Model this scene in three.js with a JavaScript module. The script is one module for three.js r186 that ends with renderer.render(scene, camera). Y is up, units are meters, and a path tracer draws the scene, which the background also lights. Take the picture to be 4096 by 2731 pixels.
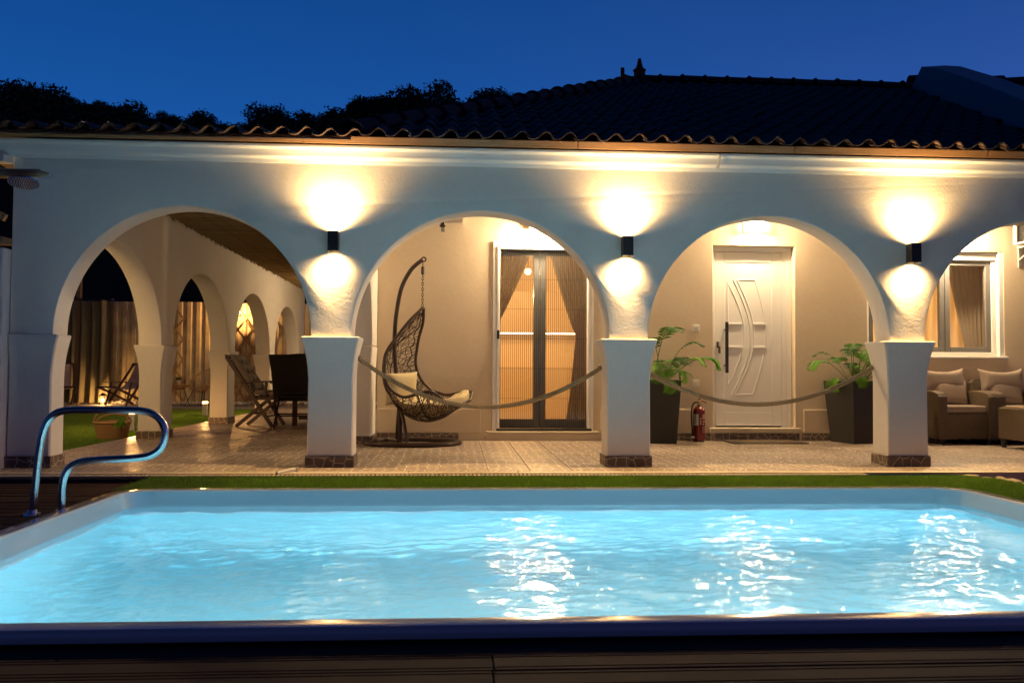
import * as THREE from 'three';
import { RoundedBoxGeometry } from 'three/addons/geometries/RoundedBoxGeometry.js';
import { mergeGeometries, toCreasedNormals } from 'three/addons/utils/BufferGeometryUtils.js';
import { RectAreaLightUniformsLib } from 'three/addons/lights/RectAreaLightUniformsLib.js';

// ------------------------------------------------------------------ camera, sky, sun, exposure
const scene = new THREE.Scene();
const camera = new THREE.PerspectiveCamera(42.45, 1024 / 682, 0.1, 400);
{
  const r = new THREE.Vector3(0.99794, 0.0057, 0.06385), u = new THREE.Vector3(-0.00788, 0.99939, 0.03396), f = new THREE.Vector3(0.06362, 0.03439, -0.99738);
  camera.matrixAutoUpdate = true;
  const m = new THREE.Matrix4().makeBasis(r, u, f.clone().negate());
  camera.quaternion.setFromRotationMatrix(m);
  camera.position.set(0, 0.8245, 7.59);
  camera.focus = 9.2; camera.userData.fStop = 6;
}
const renderer = new THREE.WebGLRenderer({ antialias: true });
renderer.toneMapping = THREE.LinearToneMapping;
renderer.toneMappingExposure = 1;
renderer.shadowMap.enabled = true;
RectAreaLightUniformsLib.init();

let seed = 12345;
const rnd = () => { seed = (seed * 1664525 + 1013904223) >>> 0; return seed / 4294967296; };
const rr = (a, b) => a + (b - a) * rnd();
const lerp = (a, b, t) => a + (b - a) * t;
const clamp = (x, a = 0, b = 1) => Math.min(b, Math.max(a, x));
const sstep = (a, b, x) => { const t = clamp((x - a) / (b - a)); return t * t * (3 - 2 * t); };
const hash = (x, y, s) => { let h = Math.imul(x | 0, 374761393) ^ Math.imul(y | 0, 668265263) ^ Math.imul(s | 0, 974711); h = Math.imul(h ^ (h >>> 13), 1274126177); return ((h ^ (h >>> 16)) >>> 0) / 4294967296; };
// tileable value noise, p lattice cells across the unit square
function vnoise(u, v, p, s, q = p) {
  const x = u * p, y = v * q, xi = Math.floor(x), yi = Math.floor(y), fx = x - xi, fy = y - yi, a = fx * fx * (3 - 2 * fx), b = fy * fy * (3 - 2 * fy);
  const h = (i, j) => hash(((i % p) + p) % p, ((j % q) + q) % q, s);
  return lerp(lerp(h(xi, yi), h(xi + 1, yi), a), lerp(h(xi, yi + 1), h(xi + 1, yi + 1), a), b);
}
function fbm(u, v, p, o, s, q = p) { let t = 0, w = 0.5, n = 0; for (let i = 0; i < o; i++) { t += w * vnoise(u, v, p << i, s + i, q << i); n += w; w *= 0.55; } return t / n; }

{ // dusk sky after sunset: deep blue, paler towards the skyline, the last mauve to the right
  const w = 512, h = 256, d = new Float32Array(w * h * 4);
  for (let j = 0; j < h; j++) for (let i = 0; i < w; i++) {
    const th = (i / w - 0.5) * 2 * Math.PI, el = ((j + 0.5) / h - 0.5) * Math.PI;
    const right = Math.cos(th - 0.15) * 0.5 + 0.5;            // 1 towards +x
    const k = clamp(el / 1.2), low = Math.exp(-Math.max(el, 0) * 3.6);
    let R = lerp(0.0004, 0.02, low), G = lerp(0.024, 0.19, low), B = lerp(0.13, 0.72, low);
    const away = 0.07 + 0.93 * sstep(-0.75, 0.35, -Math.sin(th) * 0.8 + Math.cos(th) * 0.45); R *= away; G *= away; B *= away;   // darker opposite the afterglow
    const pink = Math.pow(right, 3) * Math.exp(-Math.max(el, 0) * 4.5);
    R += pink * 0.14; G += pink * 0.008; B += pink * 0.03;
    const c = fbm(i / w, j / h, 6, 4, 7, 6), veil = sstep(0.5, 0.75, c) * 0.35 * right * Math.exp(-Math.abs(el - 0.33) * 5);
    R += veil * 0.03; G += veil * 0.012; B += veil * 0.03;
    const below = el < 0 ? Math.exp(el * 6) : 1;
    const n = (j * w + i) * 4; d[n] = R * below; d[n + 1] = G * below; d[n + 2] = B * below; d[n + 3] = 1;
  }
  const t = new THREE.DataTexture(d, w, h, THREE.RGBAFormat, THREE.FloatType);
  t.mapping = THREE.EquirectangularReflectionMapping; t.magFilter = THREE.LinearFilter; t.minFilter = THREE.LinearFilter; t.wrapS = THREE.RepeatWrapping; t.needsUpdate = true;
  scene.background = t; scene.environment = t;
}
const sun = new THREE.DirectionalLight(new THREE.Color().setRGB(1, 0.72, 0.6), 0.02);   // what is left of the day
sun.position.set(30, 9, -14); sun.castShadow = true; sun.shadow.radius = 40; sun.shadow.mapSize.set(2048, 2048);
Object.assign(sun.shadow.camera, { left: -20, right: 20, top: 20, bottom: -20, near: 1, far: 80 });
scene.add(sun, sun.target);

// ------------------------------------------------------------------ helpers: things, parts, geometry
const used = new Map();
function numbered(n) { const k = used.get(n) || 0; used.set(n, k + 1); return k ? n + '_' + String(k).padStart(3, '0') : n; }
function tag(o, label, category, group, kind) { if (label) o.userData.label = label; if (category) o.userData.category = category; if (group) o.userData.group = group; if (kind) o.userData.kind = kind; return o; }
function thing(name, label, category, group, at = [0, 0, 0], turn = 0) { const g = new THREE.Group(); g.name = numbered(name); g.position.set(...at); g.rotation.y = turn; scene.add(g); return tag(g, label, category, group); }
function shade(o) { o.castShadow = true; o.receiveShadow = true; return o; }
function part(parent, name, geo, mat, label, kind) {
  if (Array.isArray(geo)) geo = M(geo);
  if (!geo.userData.uvDone) uvBox(geo);
  const m = shade(new THREE.Mesh(geo, mat)); m.name = parent === scene ? numbered(name) : name; parent.add(m);
  if (label) m.userData.label = label; if (kind) m.userData.kind = kind;
  return m;
}
const struct = (name, geo, mat, label) => tag(part(scene, name, geo, mat), label, null, null, 'structure');
function copy(o, label, at, turn) { const c = o.clone(); c.userData = { ...o.userData }; c.name = numbered(o.name.replace(/_\d{3}$/, '')); scene.add(c); if (label) c.userData.label = label; if (at) c.position.set(...at); if (turn !== undefined) c.rotation.y = turn; return c; }
function clean(g) { g = g.index ? g.toNonIndexed() : g; for (const k of Object.keys(g.attributes)) if (!['position', 'normal', 'uv'].includes(k)) g.deleteAttribute(k); if (!g.attributes.uv) g.setAttribute('uv', new THREE.BufferAttribute(new Float32Array(g.attributes.position.count * 2), 2)); if (!g.attributes.normal) g.computeVertexNormals(); g.morphAttributes = {}; g.groups = []; return g; }
function M(list) { const keep = list.every((g) => g.userData.uvDone); const g = mergeGeometries(list.map(clean)); g.userData.uvDone = keep; return g; }
function uvBox(g) {   // uv in metres, by the way each face points
  const p = g.attributes.position, n = p.count, uv = new Float32Array(n * 2), ix = g.index, a = new THREE.Vector3(), b = new THREE.Vector3(), c = new THREE.Vector3();
  const set = (i, k) => { const x = p.getX(i), y = p.getY(i), z = p.getZ(i); if (k === 0) { uv[2 * i] = z; uv[2 * i + 1] = y; } else if (k === 1) { uv[2 * i] = x; uv[2 * i + 1] = z; } else { uv[2 * i] = x; uv[2 * i + 1] = y; } };
  const cnt = ix ? ix.count : n;
  for (let t = 0; t < cnt; t += 3) {
    const I = ix ? [ix.getX(t), ix.getX(t + 1), ix.getX(t + 2)] : [t, t + 1, t + 2];
    a.fromBufferAttribute(p, I[0]); b.fromBufferAttribute(p, I[1]); c.fromBufferAttribute(p, I[2]);
    b.sub(a); c.sub(a); b.cross(c); const ax = Math.abs(b.x), ay = Math.abs(b.y), az = Math.abs(b.z), k = ax > ay && ax > az ? 0 : ay > az ? 1 : 2;
    for (const i of I) set(i, k);
  }
  g.setAttribute('uv', new THREE.BufferAttribute(uv, 2)); g.userData.uvDone = true; return g;
}
const V3 = (x, y, z) => new THREE.Vector3(x, y, z);
const place = (g, x = 0, y = 0, z = 0, rx = 0, ry = 0, rz = 0) => { if (rx || ry || rz) g.applyMatrix4(new THREE.Matrix4().makeRotationFromEuler(new THREE.Euler(rx, ry, rz))); return g.translate(x, y, z); };
const box = (w, h, d, x, y, z, rx, ry, rz) => place(new THREE.BoxGeometry(w, h, d), x, y, z, rx, ry, rz);
const span = (x0, x1, y0, y1, z0, z1) => box(x1 - x0, y1 - y0, z1 - z0, (x0 + x1) / 2, (y0 + y1) / 2, (z0 + z1) / 2);
const rbox = (w, h, d, r, x, y, z, rx, ry, rz, s = 2) => place(clean(new RoundedBoxGeometry(w, h, d, s, Math.min(r, w / 2.05, h / 2.05, d / 2.05))), x, y, z, rx, ry, rz);
const rspan = (x0, x1, y0, y1, z0, z1, r = 0.006, s = 1) => rbox(x1 - x0, y1 - y0, z1 - z0, r, (x0 + x1) / 2, (y0 + y1) / 2, (z0 + z1) / 2, 0, 0, 0, s);
const cyl = (r0, r1, h, x, y, z, seg = 20, rx, ry, rz, open = false) => place(new THREE.CylinderGeometry(r0, r1, h, seg, 1, open), x, y, z, rx, ry, rz);
const tube = (pts, r, seg = 40, rad = 8, closed = false, tens = 0.5) => new THREE.TubeGeometry(new THREE.CatmullRomCurve3(pts.map((p) => (p.isVector3 ? p : V3(...p))), closed, 'catmullrom', tens), seg, r, rad, closed);
function bar(a, b, w, d, roll = 0, bev = 0.004) { // a timber from a to b, w wide (sideways), d deep
  const A = V3(...a), B = V3(...b), dir = B.clone().sub(A), L = dir.length(), g = rbox(w, L, d, bev, 0, 0, 0, 0, 0, 0, 1);
  if (roll) g.rotateY(roll);
  g.applyQuaternion(new THREE.Quaternion().setFromUnitVectors(V3(0, 1, 0), dir.normalize())); return g.translate((A.x + B.x) / 2, (A.y + B.y) / 2, (A.z + B.z) / 2);
}
function rod(a, b, r, seg = 8) { const A = V3(...a), B = V3(...b), dir = B.clone().sub(A), g = new THREE.CylinderGeometry(r, r, dir.length(), seg, 1); g.applyQuaternion(new THREE.Quaternion().setFromUnitVectors(V3(0, 1, 0), dir.clone().normalize())); return g.translate((A.x + B.x) / 2, (A.y + B.y) / 2, (A.z + B.z) / 2); }
function grid(nu, nv, fn, close = false) { // a parametric sheet
  const pos = [], idx = [], uv = [], p = V3(0, 0, 0);
  for (let j = 0; j <= nv; j++) for (let i = 0; i <= nu; i++) { fn(i / nu, j / nv, p); pos.push(p.x, p.y, p.z); uv.push(i / nu, j / nv); }
  for (let j = 0; j < nv; j++) for (let i = 0; i < nu; i++) { const a = j * (nu + 1) + i, b = a + 1, c = a + nu + 1, d = c + 1; idx.push(a, b, d, a, d, c); }
  const g = new THREE.BufferGeometry(); g.setAttribute('position', new THREE.Float32BufferAttribute(pos, 3)); g.setAttribute('uv', new THREE.Float32BufferAttribute(uv, 2)); g.setIndex(idx); g.computeVertexNormals(); return g;
}
function extrude(pts, depth, bevel = 0, holes = []) { const s = new THREE.Shape(pts.map((p) => new THREE.Vector2(...p))); for (const h of holes) s.holes.push(new THREE.Path(h.map((p) => new THREE.Vector2(...p)))); return clean(new THREE.ExtrudeGeometry(s, { depth, bevelEnabled: bevel > 0, bevelThickness: bevel, bevelSize: bevel, bevelOffset: -bevel, bevelSegments: 2, curveSegments: 8 })); }
function lathe(pts, seg = 28) { return new THREE.LatheGeometry(pts.map((p) => new THREE.Vector2(...p)), seg); }
function pillow(w, h, d, nu = 18, sag = 0.0, pinch = 0.06) { // a stuffed cushion lying in the xy plane, thick along z
  const sheet = (sg) => grid(nu, nu, (u, v, p) => { const a = 2 * u - 1, b = 2 * v - 1, t = Math.pow(Math.max(0, (1 - a * a * a * a) * (1 - b * b * b * b)), 0.6);
    const pa = 1 - pinch * (1 - Math.pow(Math.abs(b), 2.2)) * Math.pow(Math.abs(a), 3), pb = 1 - pinch * (1 - Math.pow(Math.abs(a), 2.2)) * Math.pow(Math.abs(b), 3);
    p.set(sg * a * w / 2 * pa, b * h / 2 * pb - sag * (1 - a * a) * (b > 0 ? b : 0), sg * (d / 2) * t); });
  return M([sheet(1), sheet(-1)]);
}

// ------------------------------------------------------------------ textures and materials
function tex(n, fn, srgb = true, m = n) { // fn -> [r,g,b] linear or sRGB values 0..1 as the map needs
  const d = new Uint8Array(n * m * 4);
  for (let j = 0; j < m; j++) for (let i = 0; i < n; i++) { const c = fn(i / n, j / m), k = (j * n + i) * 4; const q = typeof c === 'number' ? [c, c, c] : c; for (let e = 0; e < 3; e++) { let x = clamp(q[e]); if (srgb) x = x <= 0.0031308 ? 12.92 * x : 1.055 * Math.pow(x, 1 / 2.4) - 0.055; d[k + e] = Math.round(x * 255); } d[k + 3] = 255; }
  const t = new THREE.DataTexture(d, n, m, THREE.RGBAFormat); t.wrapS = t.wrapT = THREE.RepeatWrapping; t.magFilter = THREE.LinearFilter; t.minFilter = THREE.LinearMipmapLinearFilter; t.generateMipmaps = true; if (srgb) t.colorSpace = THREE.SRGBColorSpace; t.needsUpdate = true; return t;
}
const rep = (t, su, sv = su, rot = 0) => { const c = t.clone(); c.repeat.set(1 / su, 1 / sv); c.rotation = rot; c.needsUpdate = true; return c; };
const col = (c) => new THREE.Color().setRGB(...c);
function mat(color, roughness = 0.8, o = {}) { return new THREE.MeshPhysicalMaterial({ color: col(color), roughness, ...o }); }
const mix3 = (a, b, t) => [lerp(a[0], b[0], t), lerp(a[1], b[1], t), lerp(a[2], b[2], t)];
// cells of a tileable voronoi: [distance to the joint, cell id]
function flag(u, v, n, s) {
  const x = u * n, y = v * n, xi = Math.floor(x), yi = Math.floor(y); let d1 = 9, d2 = 9, id = 0;
  for (let j = -1; j <= 1; j++) for (let i = -1; i <= 1; i++) { const cx = ((xi + i) % n + n) % n, cy = ((yi + j) % n + n) % n, px = xi + i + 0.15 + 0.7 * hash(cx, cy, s), py = yi + j + 0.15 + 0.7 * hash(cx, cy, s + 9), d = Math.hypot(px - x, py - y); if (d < d1) { d2 = d1; d1 = d; id = hash(cx, cy, s + 21); } else if (d < d2) d2 = d; }
  return [d2 - d1, id];
}
const T = {};
T.stucco = tex(512, (u, v) => clamp(0.55 * fbm(u, v, 40, 3, 3) + 0.3 * Math.pow(vnoise(u, v, 72, 31), 2) + 0.25 * fbm(u, v, 6, 2, 5)), false);
T.plaster = tex(512, (u, v) => clamp(0.35 * fbm(u, v, 64, 3, 13) + 0.7 * fbm(u, v, 4, 4, 15)), false);
T.wallTone = tex(256, (u, v) => { const a = fbm(u, v, 4, 5, 41), b = vnoise(u, v, 90, 43); return 0.86 + 0.16 * a + 0.03 * (b - 0.5); });
const stone = (base, vein, dark, vw) => (u, v) => { const w = 0.02 * (fbm(u, v, 10, 3, 61) - 0.5), [e, id] = flag(u + w, v + w * 0.7, 12, 71), g = fbm(u, v, 24, 4, 81); const c = mix3(dark, base, clamp(0.25 + 0.6 * id + 0.7 * (g - 0.5))); return mix3(vein, c, sstep(vw, vw + 0.07, e + 0.03 * (g - 0.5))); };
T.floor = tex(1024, stone([0.34, 0.26, 0.2], [0.7, 0.6, 0.47], [0.2, 0.155, 0.125], 0.06));
T.skirt = tex(1024, stone([0.17, 0.115, 0.085], [0.4, 0.33, 0.25], [0.075, 0.055, 0.045], 0.05));
T.stoneBump = tex(512, (u, v) => { const [e] = flag(u, v, 12, 71); return clamp(sstep(0.02, 0.12, e) * 0.7 + 0.3 * fbm(u, v, 40, 3, 91)); }, false);
T.wood = tex(512, (u, v) => { const g = fbm(u, v, 3, 5, 101, 48), s = fbm(u, v, 6, 3, 111, 160); return clamp(0.45 + 0.55 * g + 0.35 * (s - 0.5)); });
T.woodBump = tex(512, (u, v) => clamp(0.6 * fbm(u, v, 6, 3, 111, 160) + 0.4 * fbm(u, v, 3, 4, 101, 48)), false);
T.clay = tex(256, (u, v) => { const g = fbm(u, v, 8, 5, 121); return [0.8 + 0.4 * (g - 0.5), 0.78 + 0.5 * (g - 0.5), 0.76 + 0.5 * (g - 0.5)]; });
const weave = (u, v) => { const x = u * 8, y = v * 8, xi = Math.floor(x), yi = Math.floor(y), over = (xi + yi) % 2, fx = x - xi, fy = y - yi, a = Math.sin(Math.PI * fx), b = Math.sin(Math.PI * fy); return over ? 0.35 + 0.65 * Math.pow(b, 0.6) * (0.6 + 0.4 * a) : 0.2 + 0.55 * Math.pow(a, 0.6) * (0.6 + 0.4 * b); };
T.weave = tex(256, (u, v) => 0.25 + 0.75 * weave(u, v) * (0.8 + 0.4 * hash(Math.floor(u * 8), Math.floor(v * 8), 5)));
T.weaveBump = tex(256, weave, false);
T.cloth = tex(256, (u, v) => clamp(0.5 + 0.25 * Math.sin(u * 2 * Math.PI * 64) * 0.5 + 0.25 * Math.sin(v * 2 * Math.PI * 64) * 0.5 + 0.3 * (fbm(u, v, 16, 3, 131) - 0.5)), false);
T.grain = tex(256, (u, v) => fbm(u, v, 12, 5, 141), false);
T.ripple = tex(512, (u, v) => clamp(0.5 * fbm(u, v, 14, 4, 151, 22) + 0.5 * fbm(u, v, 40, 3, 161, 60)), false);

const m = {};
m.facade = mat([0.8, 0.745, 0.67], 0.9, { map: rep(T.wallTone, 2.9), bumpMap: rep(T.stucco, 0.62), bumpScale: 0.0018 });
m.column = mat([0.8, 0.745, 0.67], 0.85, { map: rep(T.wallTone, 2.3), bumpMap: rep(T.plaster, 1.3), bumpScale: 0.002 });
m.render = mat([0.68, 0.565, 0.42], 0.88, { map: rep(T.wallTone, 2.6), bumpMap: rep(T.plaster, 1.1), bumpScale: 0.003 });
m.cornice = mat([0.8, 0.8, 0.77], 0.45, { bumpMap: rep(T.plaster, 0.9), bumpScale: 0.001 });
m.floorTile = [1, 0.9, 1.08, 0.96].map((k, i) => mat([k, k * (i % 2 ? 0.98 : 1), k], 0.42 + 0.05 * i, { map: rep(T.floor, 1.07), bumpMap: rep(T.stoneBump, 1.07), bumpScale: 0.0016 }));
m.grout = mat([0.42, 0.36, 0.28], 0.9);
m.edge = mat([0.62, 0.52, 0.38], 0.55, { map: rep(T.wallTone, 0.8) });
m.skirtTile = [1, 0.85, 1.12].map((k) => mat([k, k, k], 0.45, { map: rep(T.skirt, 1.05), bumpMap: rep(T.stoneBump, 1.05), bumpScale: 0.002 }));
m.deck = [[0.055, 0.027, 0.018], [0.047, 0.023, 0.016], [0.065, 0.033, 0.022]].map((c) => mat(c, 0.8, { specularIntensity: 0.35, map: rep(T.wood, 1.6, 0.3), bumpMap: rep(T.woodBump, 1.6, 0.3), bumpScale: 0.0012 }));
m.fascia = mat([0.4, 0.21, 0.085], 0.6, { map: rep(T.wood, 1.3, 0.25), bumpMap: rep(T.woodBump, 1.3, 0.25), bumpScale: 0.002 });
m.teak = mat([0.07, 0.03, 0.02], 0.5, { map: rep(T.wood, 0.9, 0.2), bumpMap: rep(T.woodBump, 0.9, 0.2), bumpScale: 0.001 });
m.roofTile = [[0.062, 0.03, 0.02], [0.052, 0.027, 0.019], [0.07, 0.034, 0.022]].map((c) => mat(c, 0.85, { map: rep(T.clay, 0.37), bumpMap: rep(T.grain, 0.3), bumpScale: 0.003 }));
m.poolWhite = mat([0.6, 0.6, 0.59], 0.13, { clearcoat: 0.6, clearcoatRoughness: 0.06, bumpMap: rep(T.plaster, 0.8), bumpScale: 0.0004 });
m.poolInner = mat([0.42, 0.58, 0.66], 0.13, { clearcoat: 0.6, clearcoatRoughness: 0.06, bumpMap: rep(T.plaster, 0.8), bumpScale: 0.0004 });
m.liner = mat([0.3, 0.7, 0.82], 0.5, { map: rep(T.wallTone, 1.7) });
m.steel = mat([0.62, 0.62, 0.62], 0.2, { metalness: 1, bumpMap: rep(T.grain, 0.2), bumpScale: 0.0001 });
m.black = mat([0.014, 0.013, 0.013], 0.45);
m.blackSoft = mat([0.02, 0.019, 0.018], 0.7);
m.anthracite = mat([0.16, 0.155, 0.15], 0.4, { bumpMap: rep(T.grain, 0.15), bumpScale: 0.0002 });
m.upvc = mat([0.8, 0.79, 0.77], 0.32);
m.whitePlastic = mat([0.66, 0.63, 0.57], 0.4);
m.glass = mat([1, 1, 1], 0.02, { transmission: 1, thickness: 0, ior: 1.5 });
m.roomWall = mat([0.72, 0.6, 0.42], 0.9);
m.curtain = mat([0.3, 0.24, 0.17], 0.95, { transmission: 0.12, thickness: 0, bumpMap: rep(T.cloth, 0.12), bumpScale: 0.0006, side: THREE.DoubleSide });
m.sheer = mat([0.78, 0.68, 0.5], 0.95, { transmission: 0.55, thickness: 0, side: THREE.DoubleSide });
m.rope = mat([0.36, 0.27, 0.15], 0.95, { bumpMap: rep(T.cloth, 0.05), bumpScale: 0.002 });
m.rattanDark = mat([0.026, 0.023, 0.02], 0.5, { map: rep(T.weave, 0.1), bumpMap: rep(T.weaveBump, 0.1), bumpScale: 0.004 });
m.rattan = mat([0.125, 0.085, 0.05], 0.55, { map: rep(T.weave, 0.13, 0.1), bumpMap: rep(T.weaveBump, 0.13, 0.1), bumpScale: 0.005 });
m.wicker = mat([0.05, 0.026, 0.018], 0.42);
m.basket = mat([0.42, 0.24, 0.09], 0.6, { bumpMap: rep(T.grain, 0.05), bumpScale: 0.002 });
m.cream = mat([0.66, 0.54, 0.31], 0.9, { bumpMap: rep(T.cloth, 0.14), bumpScale: 0.0008 });
m.taupe = mat([0.3, 0.235, 0.19], 0.95, { bumpMap: rep(T.cloth, 0.1), bumpScale: 0.001, sheen: 0.3, sheenRoughness: 0.6 });
m.canvas = mat([0.4, 0.33, 0.3], 0.95, { bumpMap: rep(T.cloth, 0.1), bumpScale: 0.001, transmission: 0.15, thickness: 0, side: THREE.DoubleSide });
m.leaf = [[0.045, 0.15, 0.012], [0.1, 0.28, 0.01], [0.028, 0.1, 0.014], [0.14, 0.36, 0.01]].map((c) => mat(c, 0.68, { transmission: 0.3, thickness: 0, side: THREE.DoubleSide, specularIntensity: 0.4 }));
m.stem = mat([0.09, 0.14, 0.03], 0.6);
m.grass = mat([0.18, 0.34, 0.01], 0.8, { side: THREE.DoubleSide, transmission: 0.5, thickness: 0 });
m.turf = mat([0.05, 0.085, 0.012], 0.95, { map: rep(T.wallTone, 0.6) });
m.soil = mat([0.16, 0.1, 0.06], 0.95, { map: rep(T.clay, 0.5), bumpMap: rep(T.grain, 0.3), bumpScale: 0.02 });
m.lime = mat([0.5, 0.4, 0.27], 0.9, { bumpMap: rep(T.grain, 0.25), bumpScale: 0.01 });
m.red = mat([0.17, 0.008, 0.007], 0.2, { clearcoat: 0.6, clearcoatRoughness: 0.1 });
m.brass = mat([0.55, 0.42, 0.22], 0.3, { metalness: 1 });
m.chrome = mat([0.75, 0.75, 0.75], 0.12, { metalness: 1 });
m.fence = mat([0.58, 0.49, 0.33], 0.6, { map: rep(T.clay, 1.4), bumpMap: rep(T.plaster, 1), bumpScale: 0.002 });
m.bamboo = mat([0.3, 0.19, 0.08], 0.7, { bumpMap: rep(T.grain, 0.2), bumpScale: 0.003 });
m.reed = mat([0.33, 0.22, 0.09], 0.85, { map: rep(T.clay, 0.6) });
m.timber = mat([0.3, 0.2, 0.11], 0.75, { map: rep(T.wood, 0.8, 0.2), bumpMap: rep(T.woodBump, 0.8, 0.2), bumpScale: 0.004 });
m.paving = mat([0.25, 0.24, 0.23], 0.85, { map: rep(T.clay, 0.8) });
m.treeLeaf = mat([0.022, 0.034, 0.014], 0.8, { side: THREE.DoubleSide });
m.bark = mat([0.05, 0.04, 0.03], 0.95);
m.hill = mat([0.014, 0.018, 0.009], 1);
m.grey = mat([0.3, 0.3, 0.3], 0.5);
m.mat = mat([0.12, 0.085, 0.055], 1, { bumpMap: rep(T.weaveBump, 0.05), bumpScale: 0.004 });
const WARM = [1, 0.62, 0.24], WHITE = [1, 0.74, 0.43], ROOM = [1, 0.57, 0.2], FLAME = [1, 0.5, 0.16];
const glow = (c, k) => mat([0.8, 0.8, 0.8], 0.5, { emissive: col(c), emissiveIntensity: k });
function point(parent, c, cd, x, y, z, radius = 1) { const l = new THREE.PointLight(col(c), cd, 0, 2); l.position.set(x, y, z); l.castShadow = true; l.shadow.radius = radius; l.shadow.bias = -0.001; parent.add(l); l.name = 'lamp_light'; return l; }
function spot(parent, c, cd, at, to, angle, pen = 0.3, radius = 1) { const l = new THREE.SpotLight(col(c), cd, 0, angle, pen, 2); l.position.set(...at); l.target.position.set(...to); l.castShadow = true; l.shadow.radius = radius; parent.add(l, l.target); l.name = 'lamp_light'; l.target.name = 'lamp_aim'; return l; }

// ------------------------------------------------------------------ the setting: ground, hill, patio, deck, pool, lawn
struct('ground', place(new THREE.CircleGeometry(120, 64), 0, -1.6, -30, -Math.PI / 2), m.hill, 'dark bare ground reaching to the skyline');
let ridge;
{ // the hillside behind the house
  const sky = [[-75, 10], [-30, 9.6], [-17.6, 9.9], [-15.4, 10], [-12.75, 9.6], [-11.4, 9.3], [-9.2, 9.1], [-8.2, 8.8], [-7, 9.3], [-4.8, 9.3], [-3.6, 9.9], [-1.9, 10], [1.8, 10], [5, 10], [12, 8], [75, 9]];
  ridge = (x) => { for (let i = 1; i < sky.length; i++) if (x <= sky[i][0]) return lerp(sky[i - 1][1], sky[i][1], (x - sky[i - 1][0]) / (sky[i][0] - sky[i - 1][0])); return 9; };
  const g = grid(300, 40, (u, v, p) => { const x = lerp(-75, 75, u), z = lerp(-16, -75, v); p.set(x, -1.4 + sstep(-14.5, -25.5, z) * (ridge(x * 25.5 / Math.max(25.5, -z)) + 1.85) + 0.5 * (fbm(u, v, 60, 3, 5, 16) - 0.5), z); });
  struct('hillside', g, m.hill, 'dark wooded hillside rising behind the house');
}
const plain = (x0, x1, y0, y1, z0, z1) => span(x0, x1, y0, y1, z0, z1);
{ // patio slab with printed stone tiles
  const slab = struct('patio', M([plain(-3.98, 8.6, -0.16, -0.004, -3.0, 0.42), plain(-3.98, -0.94, -0.16, -0.004, -13, -3.0)]), m.grout, 'raised patio floor of brown flagstone printed tiles');
  const P = 0.352, big = [], all = [];
  for (let i = 0; i < 36; i++) for (let k = 0; k < 38; k++) {
    const x = -3.95 + P * (i + 0.5), z = 0.3 - P * (k + 0.5); if (x > 8.5) continue;
    if (z < -2.95 && x > -1) continue; if (z < -12.9) continue;
    all.push([x, z, Math.hypot(x * (x > 6.6 ? 3 : 1), z - 7.6)]);
  }
  all.sort((a, b) => a[2] - b[2]);
  const geo = uvBox(rbox(P - 0.006, 0.008, P - 0.006, 0.002, 0, 0, 0, 0, 0, 0, 1)), geos = [0, 1, 2, 3, 4, 5].map((k) => { const g = geo.clone(); const a = g.attributes.uv; for (let i = 0; i < a.count; i++) a.setXY(i, a.getX(i) + 0.353 * k, a.getY(i) + 0.37 * (k * k % 3)); g.userData.uvDone = true; return g; });
  const rest = [[], [], [], []];
  all.forEach(([x, z], n) => { const v = Math.floor(rnd() * 6), c = Math.floor(rnd() * 4);
    if (n < 300) part(slab, 'floor_tile', geos[v], m.floorTile[c]).position.set(x, 0.0005 - rnd() * 0.0008, z);
    else { const g = geos[v].clone().translate(x, 0, z); g.userData.uvDone = true; rest[c].push(g); } });
  rest.forEach((r, c) => r.length && part(slab, 'distant_floor_tiles', M(r), m.floorTile[c], null, 'stuff'));
  for (let i = 0; i < 14; i++) part(slab, 'edge_stone', rspan(-3.98 + i * 0.9, -3.98 + i * 0.9 + 0.896, -0.06, 0.003, 0.302, 0.424, 0.006), m.edge);
  part(slab, 'riser', plain(2.5, 8.6, -0.3, -0.061, 0.38, 0.41), m.soil);
}
{ // slotted drain along the foot of the patio
  const d = struct('drain_channel', M([span(-4.6, 3.4, -0.1, -0.03, 0.43, 0.53)]), m.blackSoft, 'dark drain channel along the patio edge');
  const g = []; for (let x = -4.6; x < 3.4; x += 0.034) g.push(box(0.017, 0.012, 0.088, x, -0.012, 0.48));
  g.push(span(-4.6, 3.4, -0.018, -0.004, 0.427, 0.44), span(-4.6, 3.4, -0.018, -0.004, 0.521, 0.534));
  part(d, 'grating', g, m.edge, 'beige slotted drain grating', 'stuff');
}
const DX = -2.36;   // where the deck ends and the pool and the grass begin
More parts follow.
